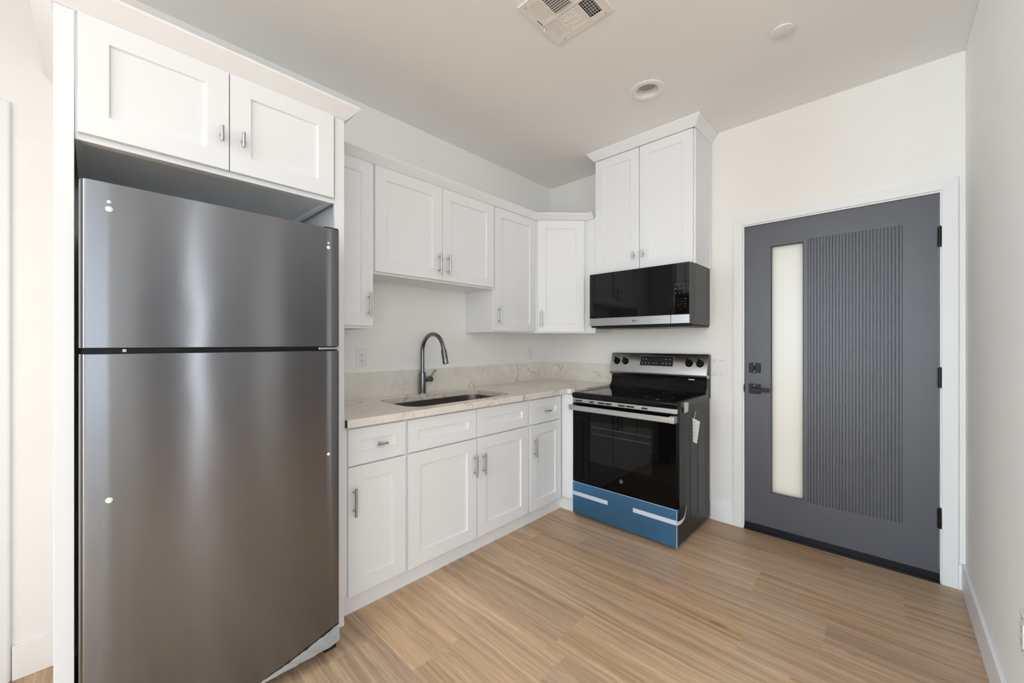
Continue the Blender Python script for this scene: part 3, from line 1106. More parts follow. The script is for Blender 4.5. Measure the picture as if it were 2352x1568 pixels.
# ------------------------------------------------------------------ microwave cabinet (faces -y)
mc_ = thing('wall_cabinet', (1.07, -0.15, 1.79), 'tall two-door white cabinet reaching the ceiling above the microwave', 'cabinet', None)
mz0, mz1 = 1.790, 2.700
mx0, mx1 = 0.6975, 1.4525
MB().box(mx0, mx1, -0.305, -0.001, mz0, mz1).build('body', M_cab, mc_, bevel=0.0008)
d1 = front(mc_, 'door', (0.7005, -0.306, 1.797), PX, -PY, 0.3645, 0.888, fr=0.068)
pull(d1, (1.026, -0.325, 1.900), -PY, (0, 0, 1), 0.052, 0, stand=0.028, r=0.0056)
d2 = front(mc_, 'door', (1.0690, -0.306, 1.797), PX, -PY, 0.372, 0.888, fr=0.068)
pull(d2, (1.098, -0.325, 1.900), -PY, (0, 0, 1), 0.052, 0, stand=0.028, r=0.0056)
MB().box(mx1, mx1 + .007, -0.026, -0.001, mz0, mz1 - .01).build('scribe_strip', M_cab, mc_, bevel=0.001)
cm = MB().sweep([(mx0, -0.002), (mx0, -0.3255), (mx1, -0.3255), (mx1, -0.002)],
                [(0.0005, 2.687), (0.006, 2.687), (0.049, 2.741), (0.049, 2.7492), (0.0005, 2.7492)])
cm.build('crown', M_cab, mc_)

# ------------------------------------------------------------------ fridge surround and cabinet
fc = thing('refrigerator_cabinet', (0.3, -2.709, 0), 'white cabinet with tall side panels enclosing the refrigerator', 'cabinet')
PFX = 0.615
for (a, b_, c, d_) in ((-3.134, -3.093, -3.134, -3.115), (-2.325, -2.284, -2.303, -2.284)):
    MB().box(0.001, PFX - .019, c, d_, 0, 2.25).box(PFX - .019, PFX, a, b_, 0, 2.25).build('side_panel', M_cab, fc, bevel=0.001)
fz0_, fz1_ = 1.872, 2.252
m_ = MB()
yA, yB = -3.092, -2.326
m_.box(0.001, 0.590, yA, yA + .018, fz0_ + .004, fz1_).box(0.001, 0.590, yB - .018, yB, fz0_ + .004, fz1_).box(0.001, 0.590, yA + .018, yB - .018, fz1_ - .018, fz1_)
m_.box(0.001, 0.02, yA + .018, yB - .018, fz0_ + .004, fz1_ - .018)
m_.build('body', M_cab, fc)
MB().box(0.02, 0.572, yA + .018, yB - .018, fz0_ + .020, fz0_ + .034).build('bottom_panel', M_cab, fc)
MB().box(0.572, 0.6065, yA + .04, yB - .04, fz0_, fz0_ + .035).box(0.572, 0.590, yA + .0185, yA + .04, fz0_, fz0_ + .035).box(0.572, 0.590, yB - .04, yB - .0185, fz0_, fz0_ + .035).box(0.590, 0.6065, yA, yA + .04, fz0_, fz1_).box(0.590, 0.6065, yB - .04, yB, fz0_, fz1_).box(0.590, 0.6065, yA + .04, yB - .04, fz1_ - .04, fz1_).build('face_frame', M_cab, fc)
d1 = front(fc, 'door', (0.607, -3.086, 1.890), PY, PX, 0.3740, 0.358, fr=0.066)
pull(d1, (0.626, -2.737, 2.008), PX, (0, 0, 1), 0.055, 0, stand=0.027)
d2 = front(fc, 'door', (0.607, -2.7090, 1.890), PY, PX, 0.3760, 0.358, fr=0.066)
pull(d2, (0.626, -2.672, 2.008), PX, (0, 0, 1), 0.055, 0, stand=0.027)
cm = MB().sweep([(0.002, -3.1345), (0.6155, -3.1345), (0.6155, -2.2835), (0.002, -2.2835)][::1],
                [(0.0003, 2.2505), (0.004, 2.2505), (0.052, 2.299), (0.052, 2.307), (0.046, 2.307), (0.0003, 2.258)])
cm.build('crown', M_cab, fc)

# ------------------------------------------------------------------ refrigerator
rf = thing('refrigerator', (0.45, -2.725, 0), 'tall brushed stainless top-freezer refrigerator in the white surround', 'refrigerator')
FY0, FY1 = -3.082, -2.374
FXD = 0.780     # door face
MB().box(0.045, 0.700, FY0 + .006, FY1 - .006, 0.030, 1.695).build('body', M_fridgeside, rf, bevel=0.004)


def fdoor(name, z0, z1):
    """door with a rounded left edge carrying two ribs and a softly rounded right edge"""
    y0, y1 = FY0, FY1
    x0, xf = 0.706, FXD
    prof = [(x0, y0), (xf - 0.040, y0 - 0.0002), (xf - 0.030, y0 + 0.0004), (xf - 0.0295, y0 + 0.0026), (xf - 0.0255, y0 + 0.0026), (xf - 0.025, y0 + 0.0010)]
    for k in range(0, 8):
        a_ = math.radians(90 * k / 7)
        prof.append((xf - 0.020 + 0.020 * math.sin(a_) - 0.0006, y0 + 0.019 - 0.017 * math.cos(a_)))
    # nearly flat front, very slightly bowed
    nb = 14
    for i in range(nb + 1):
        t = i / nb
        yy = y0 + 0.021 + (y1 - 0.010 - y0 - 0.021) * t
        prof.append((xf + 0.0006 * math.sin(math.pi * t), yy))
    prof += [(xf - 0.0012, y1 - 0.006), (xf - 0.004, y1 - 0.0025), (xf - 0.009, y1), (x0, y1)]
    m_ = MB().prism(prof, z0, z1, 'z')
    return m_.build(name, M_fridge, rf, bevel=0.0022, angle=50)


fz = fdoor('freezer_door', 1.2455, 1.711)
fd_ = fdoor('refrigerator_door', 0.070, 1.2285)
# gap insert between the doors
MB().box(0.700, FXD - 0.010, FY0 + .006, FY1 - .006, 1.229, 1.245).build('gap_strip', M_blackplastic, rf)
MB().box(FXD - 0.030, FXD - 0.004, FY1 - .080, FY1 - .002, 1.2335, 1.2425).cyl((FXD - .016, FY1 - .048, 1.2288), (FXD - .016, FY1 - .048, 1.2452), 0.006, 14).build('centre_hinge', M_steelpull, rf, bevel=0.001)
bd = MB().lathe([(0.0, 0.0012), (0.0042, 0.0012), (0.0046, 0.0)], (FXD - 0.0098, FY0 + .090, 1.2375), (1, 0, 0), 28)
bd.box(FXD - 0.0090, FXD - 0.0084, FY0 + .0875, FY0 + .0925, 1.2370, 1.2380, 1)
bd.build('badge', [M_plate, M_ink], rf)
MB().lathe([(0.0, 0.006), (0.016, 0.005), (0.018, -0.01)], (0.745, FY1 - 0.018, 1.7115), n=24).box(0.700, 0.772, FY1 - .056, FY1 - .002, 1.7112, 1.7175).build('top_hinge_cover', M_blackplastic, rf, bevel=0.002)


def plug(par, y, z, r):
    MB().lathe([(0.0, 0.0022), (r * 0.6, 0.0020), (r, 0.0004), (r, -0.001)], (FXD + 0.0006, y, z), (1, 0, 0), 24).build('screw_plug', M_plug, par)


plug(fz, -3.0235, 1.637, 0.0078)
plug(fz, -3.0235, 1.657, 0.0048)
plug(fz, -2.4185, 1.634, 0.0068)
plug(fz, -2.4185, 1.652, 0.0038)
plug(fd_, -3.0235, 0.816, 0.0078)
plug(fd_, -2.4185, 0.823, 0.0058)
# crumpled protective film hanging off the lower right corner of the door
vs, fs = [], []
na, nb = 22, 7
for i in range(na + 1):
    t = i / na
    yy = -2.650 + 0.272 * t
    zt = 0.0745 + (0.140 - 0.0745) * t ** 1.3
    zb = 0.0655 + 0.010 * max(0, t - 0.75) * 4 * (t - 0.75) * 4
    for j in range(nb + 1):
        s_ = j / nb
        zz = zb + (zt - zb) * s_
        cr_ = 0.0060 * math.sin(9 * t * 3.1 + 5 * s_) * math.sin(4 * s_ + 13 * t) * min(1, t * 2) + 0.002 * random.uniform(-1, 1) * t
        vs.append((FXD + 0.0025 + abs(cr_) + 0.002 * (1 - s_), yy, zz))
for i in range(na):
    for j in range(nb):
        a = i * (nb + 1) + j
        fs.append((a, a + nb + 1, a + nb + 2, a + 1))
plabel(MB().add(vs, fs).build('protective_film', M_film, fd_, angle=25), 'crumpled clear film peeling off the lower corner')
for yy in (-3.03, -2.385):
    MB().box(0.676, 0.716, yy - 0.024, yy + 0.024, 0.0, 0.024).cyl((0.696, yy, 0.020), (0.696, yy, 0.032), 0.012, 14).build('foot', M_rubber, rf, bevel=0.002)
MB().box(0.66, 0.70, FY0 + .03, FY1 - .03, 0.032, 0.068).build('base_grille', M_blackplastic, rf)

# ------------------------------------------------------------------ microwave (faces -y)
mw = thing('microwave', (1.07, -0.2, 1.385), 'black over-the-range microwave with stainless lower band', 'microwave')
wx0, wx1 = 0.6985, 1.4475
MB().box(wx0 + .002, wx1, -0.352, -0.001, 1.384, 1.7885).build('body', M_mwside, mw, bevel=0.002)
em_ = MB()


def emboss(m_, x, y0, y1, z0, z1, w=0.004, h=0.0012):
    for (a, b_, c, d_) in ((y0, y1, z0, z0 + w), (y0, y1, z1 - w, z1), (y0, y0 + w, z0 + w, z1 - w), (y1 - w, y1, z0 + w, z1 - w)):
        m_.box(x - .001, x + h, a, b_, c, d_)


emboss(em_, wx1, -0.311, -0.028, 1.684, 1.763)
emboss(em_, wx1, -0.311, -0.028, 1.444, 1.634)
em_.build('side_ribs', M_mwside, mw, bevel=0.0008)
MB().box(wx0, wx1 - 0.0005, -0.392, -0.3525, 1.388, 1.786).build('door_core', M_mwside, mw, bevel=0.002)
xs_ = 1.3255
MB().box(wx0, xs_ - .0012, -0.405, -0.3925, 1.4475, 1.7855).build('door_glass', M_blackglass, mw, bevel=0.0015)
MB().box(wx0, xs_ - .0012, -0.406, -0.3925, 1.388, 1.4467).build('steel_band', M_steel, mw, bevel=0.0015)
MB().box(xs_ + .0012, wx1 - .001, -0.406, -0.3925, 1.388, 1.4467).build('steel_band', M_steel, mw, bevel=0.0015)
lg = MB().lathe([(0.0, 0.0008), (0.0068, 0.0008), (0.0068, -0.0005)], (1.061, -0.4062, 1.4175), (0, -1, 0), 28)
lg.text('LG', (1.0715, -0.4065, 1.4120), (1, 0, 0), (0, 0, 1), 0.0155, 0.0003)
lg.build('logo', M_ink2, mw)
lg2 = MB().box(1.0608, 1.0614, -0.4074, -0.4071, 1.4140, 1.4210).box(1.0614, 1.0640, -0.4074, -0.4071, 1.4140, 1.4146).build('logo_face', M_marks, mw)
kp = MB().box(xs_ + .0012, wx1 - .001, -0.405, -0.3925, 1.4475, 1.7855)
for r_i in range(3):
    for c_i in range(3):
        x = 1.352 + 0.0265 * c_i
        z = 1.646 - 0.0285 * r_i
        kp.box(x, x + 0.013, -0.4056, -0.4050, z, z + 0.0022, 1).box(x + .002, x + 0.010, -0.4056, -0.4050, z - .0055, z - .0040, 1)
for i_, ch in enumerate('1234567890'):
    kp.text(ch, (1.353 + 0.020 * (i_ % 3 if i_ < 9 else 1), -0.4052, 1.545 - 0.0175 * (i_ // 3)), (1, 0, 0), (0, 0, 1), 0.0095, 0.0002, 1)
for i_, w_ in enumerate((0.016, 0.012, 0.016, 0.010)):
    kp.box(1.413, 1.413 + w_, -0.4056, -0.4050, 1.548 - 0.0175 * i_, 1.550 - 0.0175 * i_, 1)
kp.build('control_panel', [M_blackglass, M_marksdim], mw)
# underside: black lip, vents and lamp cover
ul = MB().box(wx0 + .012, wx1 - .006, -0.400, -0.352, 1.376, 1.3875).box(wx0 + .03, wx1 - .004, -0.352, -0.01, 1.370, 1.3838)
ul.build('underside', M_blackplastic, mw, bevel=0.002)
for x0 in (0.80, 1.23):
    gr = MB()
    for k in range(9):
        gr.box(x0 + k * 0.017, x0 + k * 0.017 + 0.009, -0.30, -0.12, 1.3680, 1.3702)
    gr.build('grease_filter', M_steelpull, mw)

# ------------------------------------------------------------------ range (faces -y, turned very slightly)
rg = thing('range', (1.078, -0.32, 0), 'freestanding black and stainless electric range with blue film on its drawer', 'range')
gx0_, gx1_ = 0.699, 1.455
YF = -0.628
MB().box(gx0_ + .003, gx1_ - .002, -0.585, -0.022, 0.022, 0.862).build('body', M_side, rg, bevel=0.002)
sr = MB()
Xs = gx1_ - .002
for (a, b_) in ((-0.525, -0.415), (-0.400, -0.275), (-0.262, -0.110)):
    emboss(sr, Xs, a, b_, 0.12, 0.745, 0.003, 0.0010)
emboss(sr, Xs, -0.175, -0.080, 0.775, 0.825, 0.003, 0.001)
emboss(sr, Xs, -0.090, -0.045, 0.07, 0.745, 0.003, 0.001)
sr.build('side_ribs', M_side, rg, bevel=0.0008)
# front frame posts, seen as gloss black edge right of the door
MB().box(gx0_, gx1_, -0.600, -0.585, 0.022, 0.862).build('front_frame', M_blackenamel, rg, bevel=0.002)
# cooktop
cp = MB().prism([(-0.640, 0.868), (-0.636, 0.861), (-0.600, 0.861), (-0.055, 0.861), (-0.055, 0.897), (-0.632, 0.897), (-0.640, 0.890)], gx0_ - .002, gx1_ + .002, 'x')
ckt = cp.build('cooktop', M_blackenamel, rg, bevel=0.004, seg=3)
MB().box(gx0_ + .012, gx1_ - .012, -0.622, -0.100, 0.8965, 0.8995).build('glass_surface', M_ovenglass, ckt, bevel=0.001)
plabel(MB().box(gx1_ + .0015, gx1_ + .0035, -0.575, -0.058, 0.862, 0.893).build('side_trim', M_mwside, ckt, bevel=0.001), 'grey painted side edge of the cooktop')
for (x, y, r) in ((0.88, -0.46, 0.105), (1.27, -0.46, 0.090), (0.88, -0.21, 0.075), (1.27, -0.21, 0.075)):
    MB().lathe([(r - .0012, 0), (r - .0012, 0.0003), (r, 0.0003), (r, 0)], (x, y, 0.8995), n=48, ring=True).build('burner_ring', M_marksdim, ckt)
tag_m = MB().box(1.302, 1.325, -0.585, -0.582, 0.8996, 0.9002).build('hot_surface_mark', M_marks, ckt)
# vent strip between cooktop and door
vsx = MB().box(gx0_ + .004, gx1_ - .004, -0.625, -0.600, 0.826, 0.856)
vst = vsx.build('vent_strip', M_steel, rg, bevel=0.001)
for (a, b_) in ((0.715, 0.775), (0.835, 0.870), (0.905, 0.955), (0.962, 1.010), (1.060, 1.110), (1.118, 1.175), (1.225, 1.265)):
    MB().box(a, b_, -0.6262, -0.620, 0.834, 0.8445).build('vent_slot', M_hole, vst)
# oven door
od = MB().box(gx0_ + .001, gx1_ - .001, -0.634, -0.601, 0.256, 0.822).build('oven_door', M_ovenglass, rg, bevel=0.003)
MB().prism([(0.842, 0.420), (0.842, 0.703), (1.300, 0.715), (1.300, 0.420)], -0.6346, -0.6338, 'y').build('window', simple('oven_window', (0.005, 0.005, 0.005), 0.05, spec=0.3), od)
rk = MB()
for z in (0.62, 0.665):
    rk.box(0.86, 1.29, -0.6349, -0.6345, z, z + .0018)
rk.build('oven_rack', M_marksdim, od)
# handle: flat stainless bar on two end brackets
hd = MB().box(gx0_ + .002, gx1_ - .030, -0.690, -0.676, 0.778, 0.814).build('handle', M_steel, od, bevel=0.003)
for x in (gx0_ - .003, gx1_ - .032):
    MB().box(x, x + .034, -0.684, -0.634, 0.783 if x < 1 else 0.776, 0.812 if x < 1 else 0.818).build('handle_bracket', M_steel, od, bevel=0.003)
cap = MB()
for k in range(4):
    cap.box(gx1_ - .0012, gx1_ - .0002, -0.622, -0.606, 0.775 + 0.013 * k, 0.782 + 0.013 * k)
cap.build('hinge_slots', M_marksdim, od)
em2 = MB().lathe([(0.0125, 0), (0.0125, 0.0008), (0.0108, 0.0008), (0.0108, 0)], (1.087, -0.6346, 0.335), (0, -1, 0), 36, ring=True)
em2.text('G', (1.0795, -0.6350, 0.3315), (1, 0, 0), (0, 0, 1), 0.0125, 0.0003, shear=0.3)
em2.text('E', (1.0865, -0.6350, 0.3290), (1, 0, 0), (0, 0, 1), 0.0115, 0.0003, shear=0.3)
em2.build('logo', M_marks, od)
# storage drawer still in its blue film
dw = MB().box(gx0_ + .001, gx1_ - .001, -0.634, -0.601, 0.018, 0.249).build('storage_drawer', M_bluefilm, rg, bevel=0.002)
MB().box(gx0_ + .002, gx1_ - .002, -0.6343, -0.6325, 0.2475, 0.2500).box(gx1_ - .0035, gx1_ - .0008, -0.6345, -0.6325, 0.020, 0.2490).build('edge_line', M_tape, dw)
MB().box(gx0_ + .002, 0.986, -0.6350, -0.6341, 0.151, 0.179).build('tape', M_tape, dw)
MB().box(1.171, gx1_, -0.6350, -0.6341, 0.157, 0.185).build('tape', M_tape, dw)
# loose end of the tape curling round the side
vs, fs = [], []
for i in range(13):
    t = i / 12
    y = -0.634 + 0.150 * t
    x = gx1_ + 0.001 + 0.016 * math.sin(math.pi * t) * (1 - 0.4 * t)
    z = 0.157 + 0.012 * t + 0.050 * t * t
    hh = 0.024 - 0.004 * math.sin(math.pi * t)
    vs += [(x, y, z), (x + 0.0006, y, z + hh), (x + .0009, y, z + hh), (x + .0009, y, z)]
for i in range(12):
    a = i * 4
    for j in range(4):
        fs.append((a + j, a + (j + 1) % 4, a + 4 + (j + 1) % 4, a + 4 + j))
MB().add(vs, fs).build('tape_end', M_paper, dw, angle=60)
for (x, y) in ((gx0_ + .05, -0.55), (gx1_ - .05, -0.55), (gx0_ + .05, -0.08), (gx1_ - .05, -0.08)):
    MB().cyl((x, y, 0.0), (x, y, 0.024), 0.016, 16).build('foot', M_rubber, rg)
# backguard: black riser, sloped stainless control panel
bgp = [(-0.030, 0.862), (-0.100, 0.897), (-0.098, 0.915), (-0.072, 0.945), (-0.066, 1.010), (-0.084, 1.013), (-0.084, 1.016), (-0.030, 1.016)]
MB().prism(bgp, gx0_ + .002, gx1_ - .004, 'x').build('riser', M_blackenamel, rg, bevel=0.002)
MB().box(gx0_ + .004, gx1_ - .001, -0.030, -0.003, 0.862, 1.172).build('back_panel', M_mwside, rg, bevel=0.001)
cpp = [(-0.030, 1.010), (-0.088, 1.005), (-0.094, 1.012), (-0.098, 1.034), (-0.052, 1.172), (-0.046, 1.178), (-0.012, 1.178), (-0.012, 1.172), (-0.030, 1.17)]
cpm = MB().prism(cpp, gx0_ - .001, gx1_ + .001, 'x')
pd = Vector((0, 0.046, 0.138)).normalized()
pn = Vector((1, 0, 0)).cross(pd)
for kx in (0.752, 0.826, 1.328, 1.404):
    kc = Vector((kx, -0.098, 1.034)) + pd * 0.080
    cpm.lathe([(0.0, 0.0006), (0.0017, 0.0006), (0.0017, 0)], kc - pd * 0.052, pn, 10, 1)
    for k in range(5):
        a_ = math.radians(25 + 32 * k)
        q = kc + (Vector((1, 0, 0)) * math.sin(a_) + pd * math.cos(a_)) * 0.036
        cpm.obox(q, (1, 0, 0), pd, pn, (-0.002, 0.002), (-0.0007, 0.0007), (0, 0.0005), 1)
cpn = cpm.build('control_panel', [M_steel, M_ink2], rg)
plabel(MB().prism([(-0.0945, 1.034), (-0.050, 1.170), (-0.028, 1.170), (-0.028, 1.020)], gx1_ + .0005, gx1_ + .0025, 'x').build('end_cap', M_mwside, cpn), 'dark grey end cap')
# panel plane: from (-0.098,1.034) up to (-0.052,1.172)
pd = Vector((0, 0.046, 0.138)).normalized()      # up the slope
pn = Vector((1, 0, 0)).cross(pd)                 # outward


def onp(x, s_, o=0.0):
    return Vector((x, -0.098, 1.034)) + pd * s_ + pn * o


dsp = MB()
dsp.obox(onp(0.955, 0.052), (1, 0, 0), pd, pn, (-0.003, 0.261), (-0.003, 0.075), (-0.0005, 0.0012))
dsp.build('display_frame', M_steelpull, cpn)
mk = MB().obox(onp(0.955, 0.052), (1, 0, 0), pd, pn, (0, 0.257), (0, 0.072), (0, 0.0020))
for k in range(3):
    for base_x in (0.968, 1.130):
        q = onp(base_x + 0.027 * k, 0.066, 0.0021)
        mk.obox(q, (1, 0, 0), pd, pn, (0, 0.011), (0, 0.0022), (0, 0.0003), 1).obox(q, (1, 0, 0), pd, pn, (0.003, 0.007), (0.006, 0.013), (0, 0.0003), 1)
for k in range(3):
    q = onp(1.050 + 0.016 * k, 0.070, 0.0021)
    mk.obox(q, (1, 0, 0), pd, pn, (0, 0.009), (0, 0.004), (0, 0.0003), 1)
for xx in (0.970, 0.995, 1.150, 1.180):
    mk.obox(onp(xx, 0.103, 0.0021), (1, 0, 0), pd, pn, (0, 0.013), (0, 0.004), (0, 0.0003), 1)
mk.build('display', [M_blackglass, M_marks], cpn)
for kx in (0.752, 0.826, 1.328, 1.404):
    kc = onp(kx, 0.080)
    kb = MB().lathe([(0.0, 0.022), (0.018, 0.022), (0.0215, 0.018), (0.0260, 0.003), (0.0280, 0.0)], kc, pn, 32)
    tilt = 0.25 if kx > 1 else 0.25
    gu = (pd * math.cos(tilt) - Vector((1, 0, 0)) * math.sin(tilt)).normalized()
    gw = pn.cross(gu)
    kb.obox(kc, gw, gu, pn, (-0.0055, 0.0055), (-0.021, 0.030), (0.006, 0.030))
    kb.build('knob', M_blackenamel, cpn, bevel=0.0015)
MB().box(1.325, 1.365, -0.0726, -0.066, 0.990, 0.997).build('rating_sticker', M_plate, rg)
# tape patch on the cooktop side and paper tag on a strip
tp = MB()
tp.prism([(-0.535, 0.890), (-0.458, 0.882), (-0.462, 0.826), (-0.530, 0.822)], gx1_ + .0045, gx1_ + .0052, 'x')
plabel(tp.build('tape_patch', M_paper, rg), 'small white tape patch on the cooktop edge')
pt = thing('paper_tag', (gx1_ + 0.01, -0.34, 0.68), 'white handwritten paper tag hanging on the right side of the range', 'tag')
k_ = [(gx1_ + .001, -0.374, 0.772), (gx1_ + .041, -0.356, 0.750), (gx1_ + .020, -0.350, 0.604), (gx1_ + .001, -0.366, 0.614)]
kb_ = [(x + 0.0002, y + 0.0006, z) for x, y, z in k_]
pa = MB().add(k_ + kb_, [(0, 1, 2, 3), (7, 6, 5, 4)] + [(i, (i + 1) % 4, 4 + (i + 1) % 4, 4 + i) for i in range(4)])
for k in range(5):
    z = 0.742 - 0.022 * k
    x = gx1_ + 0.004
    pa.tube([(x, -0.3745, z), (x + .004, -0.3728, z + .009), (x + .009, -0.371, z - .002), (x + .014, -0.3685, z + .006)], 0.0008, 5, True, 1)
pa.build('paper', [M_paper, M_ink], pt)
MB().prism([(-0.362, 0.765), (-0.350, 0.762), (-0.318, 0.806), (-0.328, 0.809)], gx1_ + .0035, gx1_ + .0042, 'x').build('tie_strip', M_paper, pt)

# turn the range (and the tag hanging from it) a touch
for o in (rg, pt):
    pass
rg.rotation_euler = (0, 0, math.radians(0.0))

# ------------------------------------------------------------------ outlets and switches
def outlet(name, c, u, n, label, lower_dark=False):
    """duplex outlet plate; c centre on the wall, u horizontal along the wall, n outward"""
    c, u, n = Vector(c), Vector(u), Vector(n)
    z = Vector((0, 0, 1))
    t = thing(name, c, label, 'outlet')
    pl = MB().obox(c, u, z, n, (-0.0355, 0.0355), (-0.057, 0.057), (0.0003, 0.0055)).build('cover_plate', M_plate, t, bevel=0.002)
    MB().obox(c, u, z, n, (-0.0167, 0.0167), (-0.033, 0.033), (0.0055, 0.0072)).build('receptacle', M_plate, t, bevel=0.0008)
    h_ = MB()
    for s_ in (0.0185, -0.0165):
        h_.obox(c, u, z, n, (-0.0075, -0.0052), (s_ - 0.004, s_ + 0.005), (0.0072, 0.0075))
        h_.obox(c, u, z, n, (0.0048, 0.0070), (s_ - 0.0035, s_ + 0.004), (0.0072, 0.0075))
        h_.lathe([(0.0, 0.0), (0.0026, 0.0), (0.0026, -0.001)], c + z * (s_ - 0.010) + n * 0.0076, n, 14)
    h_.build('slots', M_hole, t)
    for s_ in (0.047, -0.047):
        MB().lathe([(0.0, 0.0008), (0.0022, 0.0006), (0.003, 0)], c + z * s_ + n * 0.0055, n, 12).build('screw', M_steelpull, t)
    return t


outlet('wall_outlet', (0, -1.9065, 1.1685), PY, PX, 'white duplex outlet above the backsplash left of the faucet')
outlet('wall_outlet', (0, -0.3025, 1.1640), PY, PX, 'white duplex outlet above the backsplash near the corner')
outlet('wall_outlet', (CX_, -1.206, 0.4150), -PY, -PX, 'outlet low on the right wall at the photo edge')

sw = thing('light_switch', (1.506, 0, 1.086), 'white double switch plate between the range and the entry door', 'light switch')
c = Vector((1.503, 0, 1.0865))
MB().obox(c, PX, (0, 0, 1), -PY, (-0.058, 0.058), (-0.057, 0.057), (0.0003, 0.0055)).build('cover_plate', M_plate, sw, bevel=0.002)
for k, xo in enumerate((-0.023, 0.023)):
    rk_ = MB()
    q = c + PX * xo
    rk_.add([q + Vector(p) for p in [(-0.0165, -0.0055, -0.033), (0.0165, -0.0055, -0.033), (0.0165, -0.0055, 0.033), (-0.0165, -0.0055, 0.033),
                                     (-0.0160, -0.0095, -0.0325), (0.0160, -0.0095, -0.0325), (0.0160, -0.0065, 0.0325), (-0.0160, -0.0065, 0.0325)]],
            [(0, 3, 2, 1), (4, 5, 6, 7), (0, 1, 5, 4), (1, 2, 6, 5), (2, 3, 7, 6), (3, 0, 4, 7)])
    if k == 1:
        rk_.obox(q, PX, (0, 0, 1), -PY, (-0.014, 0.014), (0.014, 0.017), (0.007, 0.0105))
        rk_.obox(q, PX, (0, 0, 1), -PY, (-0.014, 0.014), (-0.022, -0.019), (0.008, 0.0110))
    rk_.build('rocker', M_plate, sw, bevel=0.0006)
for xo in (-0.023, 0.023):
    for s_ in (0.047, -0.047):
        MB().lathe([(0.0, 0.0008), (0.0022, 0.0006), (0.003, 0)], c + Vector((xo, -0.0055, s_)), (0, -1, 0), 12).build('screw', M_steelpull, sw)

# ------------------------------------------------------------------ ceiling fittings
rl = thing('recessed_light', (LX, LY, H), 'white recessed downlight, switched off, in the ceiling', 'ceiling light')
MB().lathe([(0.098, 0.0), (0.098, -0.004), (0.092, -0.0065), (0.068, -0.0070), (0.063, -0.004), (0.056, 0.034), (0.056, 0.060), (0.074, 0.060), (0.074, 0.0)], (LX, LY, H - 0.0003), n=56, ring=True).build('trim_ring', M_trim, rl)
MB().lathe([(0.0, 0.033), (0.0555, 0.033), (0.0555, 0.039), (0.0, 0.039)], (LX, LY, H), n=40).build('lens', M_diffuser, rl)
cv = MB().lathe([(0.0, -0.0105), (0.044, -0.0105), (0.0485, -0.0085), (0.0485, -0.0065), (0.044, -0.0065), (0.043, 0.0), (0.0, 0.0)], (2.012, -0.796, H - .0002), n=48)
tag(cv.build('ceiling_cover_plate', M_ventw), 'flat round white cover plate in the ceiling near the entry door', 'cover plate')

vt = thing('ceiling_vent', ((VX0 + VX1) / 2, (VY0 + VY1) / 2, H), 'square white air register in the ceiling with four-way louvres', 'vent')
zt_, zb_ = H - 0.0005, H - 0.008
fx = [VX0, 1.215, 1.271, 1.289, 1.375, 1.392, 1.452, VX1]
ya_, yb_, yc_, yd_ = VY0 + .032, -1.6195, -1.5965, VY1 - .034
vf = MB()
for i in (0, 2, 4, 6):
    vf.box(fx[i], fx[i + 1], VY0, VY1, zb_, zb_ + .003)
for i in (1, 3, 5):
    for (a, b_) in ((VY0, ya_), (yb_, yc_), (yd_, VY1)):
        vf.box(fx[i], fx[i + 1], a, b_, zb_, zb_ + .003)
vf.box(VX0, VX0 + .004, VY0, VY1, zb_ + .003, zt_).box(VX1 - .004, VX1, VY0, VY1, zb_ + .003, zt_).box(VX0 + .004, VX1 - .004, VY0, VY0 + .004, zb_ + .003, zt_).box(VX0 + .004, VX1 - .004, VY1 - .004, VY1, zb_ + .003, zt_)
vf.box(VX0 + .022, VX1 - .004, (yb_ + yc_) / 2 - .003, (yb_ + yc_) / 2 + .003, zb_ - .0015, zb_)
vf.build('face_plate', M_ventw, vt)


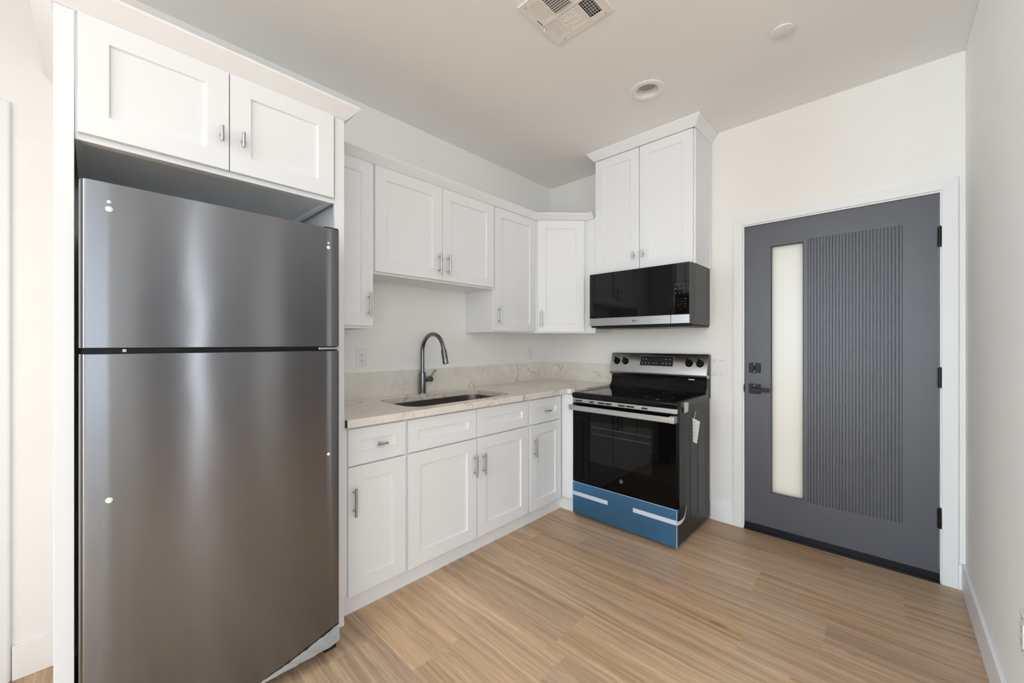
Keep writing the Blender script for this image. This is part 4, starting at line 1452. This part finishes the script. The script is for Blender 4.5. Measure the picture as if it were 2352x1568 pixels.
def louvres(x0, x1, y0, y1, along, n, tilt, name='louvre_bank', w=0.8):
    m_ = MB()
    span = (x1 - x0) if along == 'y' else (y1 - y0)
    st = span / n
    for i in range(n):
        cpos = (x0 if along == 'y' else y0) + st * (i + 0.5)
        hw = st * w / 2
        dz = 0.0045 * tilt
        if along == 'y':
            pts = [(cpos - hw, zb_ + .002 + dz), (cpos + hw, zb_ + .002 - dz), (cpos + hw, zb_ + .003 - dz), (cpos - hw, zb_ + .003 + dz)]
            m_.prism(pts, y0, y1, 'y')
        else:
            pts = [(cpos - hw, zb_ + .002 + dz), (cpos + hw, zb_ + .002 - dz), (cpos + hw, zb_ + .003 - dz), (cpos - hw, zb_ + .003 + dz)]
            m_.prism(pts, x0, x1, 'x')
    return m_.build(name, M_ventw, vt)


louvres(fx[1], fx[2], yc_, yd_, 'y', 5, -0.45, w=0.9)
louvres(fx[1], fx[2], ya_, yb_, 'y', 5, -0.45, w=0.9)
louvres(fx[3], fx[4], yc_, yd_, 'x', 9, 0.6, w=0.88)
louvres(fx[3], fx[4], ya_, yb_, 'x', 9, -1.6, w=0.30)
louvres(fx[5], fx[6], yc_, yd_, 'y', 5, 0.0, w=0.10)
louvres(fx[5], fx[6], ya_, yb_, 'y', 5, 0.0, w=0.10)
for (a_, b_) in ((yc_, yd_), (ya_, yb_)):
    dm = MB()
    for k in range(7):
        y = a_ + (b_ - a_) * (k + 0.5) / 7
        dm.box(fx[5] + .001, fx[6] - .001, y - .0045, y + .0045, zb_ + .010, zb_ + .011)
    dm.build('damper_blades', M_fridgeside, vt)
dk = MB().box(VX0 + .026, VX1 - .026, VY0 + .026, VY1 - .026, H + .09, H + .092)
for (a, b_, c_, d_) in ((VX0 + .026, VX0 + .028, VY0 + .026, VY1 - .026), (VX1 - .028, VX1 - .026, VY0 + .026, VY1 - .026), (VX0 + .028, VX1 - .028, VY0 + .026, VY0 + .028), (VX0 + .028, VX1 - .028, VY1 - .028, VY1 - .026)):
    dk.box(a, b_, c_, d_, zb_ + .012, H + .09)
dk.build('duct_box', M_hole, vt)
MB().box(1.2035, 1.2065, -1.647, -1.582, zb_ - .0006, zb_ + .0002).build('lever_slot', M_hole, vt)
MB().box(1.2025, 1.2075, -1.597, -1.593, zb_ - .020, zb_).build('lever', M_ventw, vt)
for (x, y) in ((1.213, -1.739), (1.213 + .02, -1.470), (1.455, -1.470), (1.455, -1.745)):
    MB().lathe([(0.0, -0.0015), (0.0035, -0.001), (0.0042, 0)], (x, y, zb_), n=12).build('screw', M_steelpull, vt)
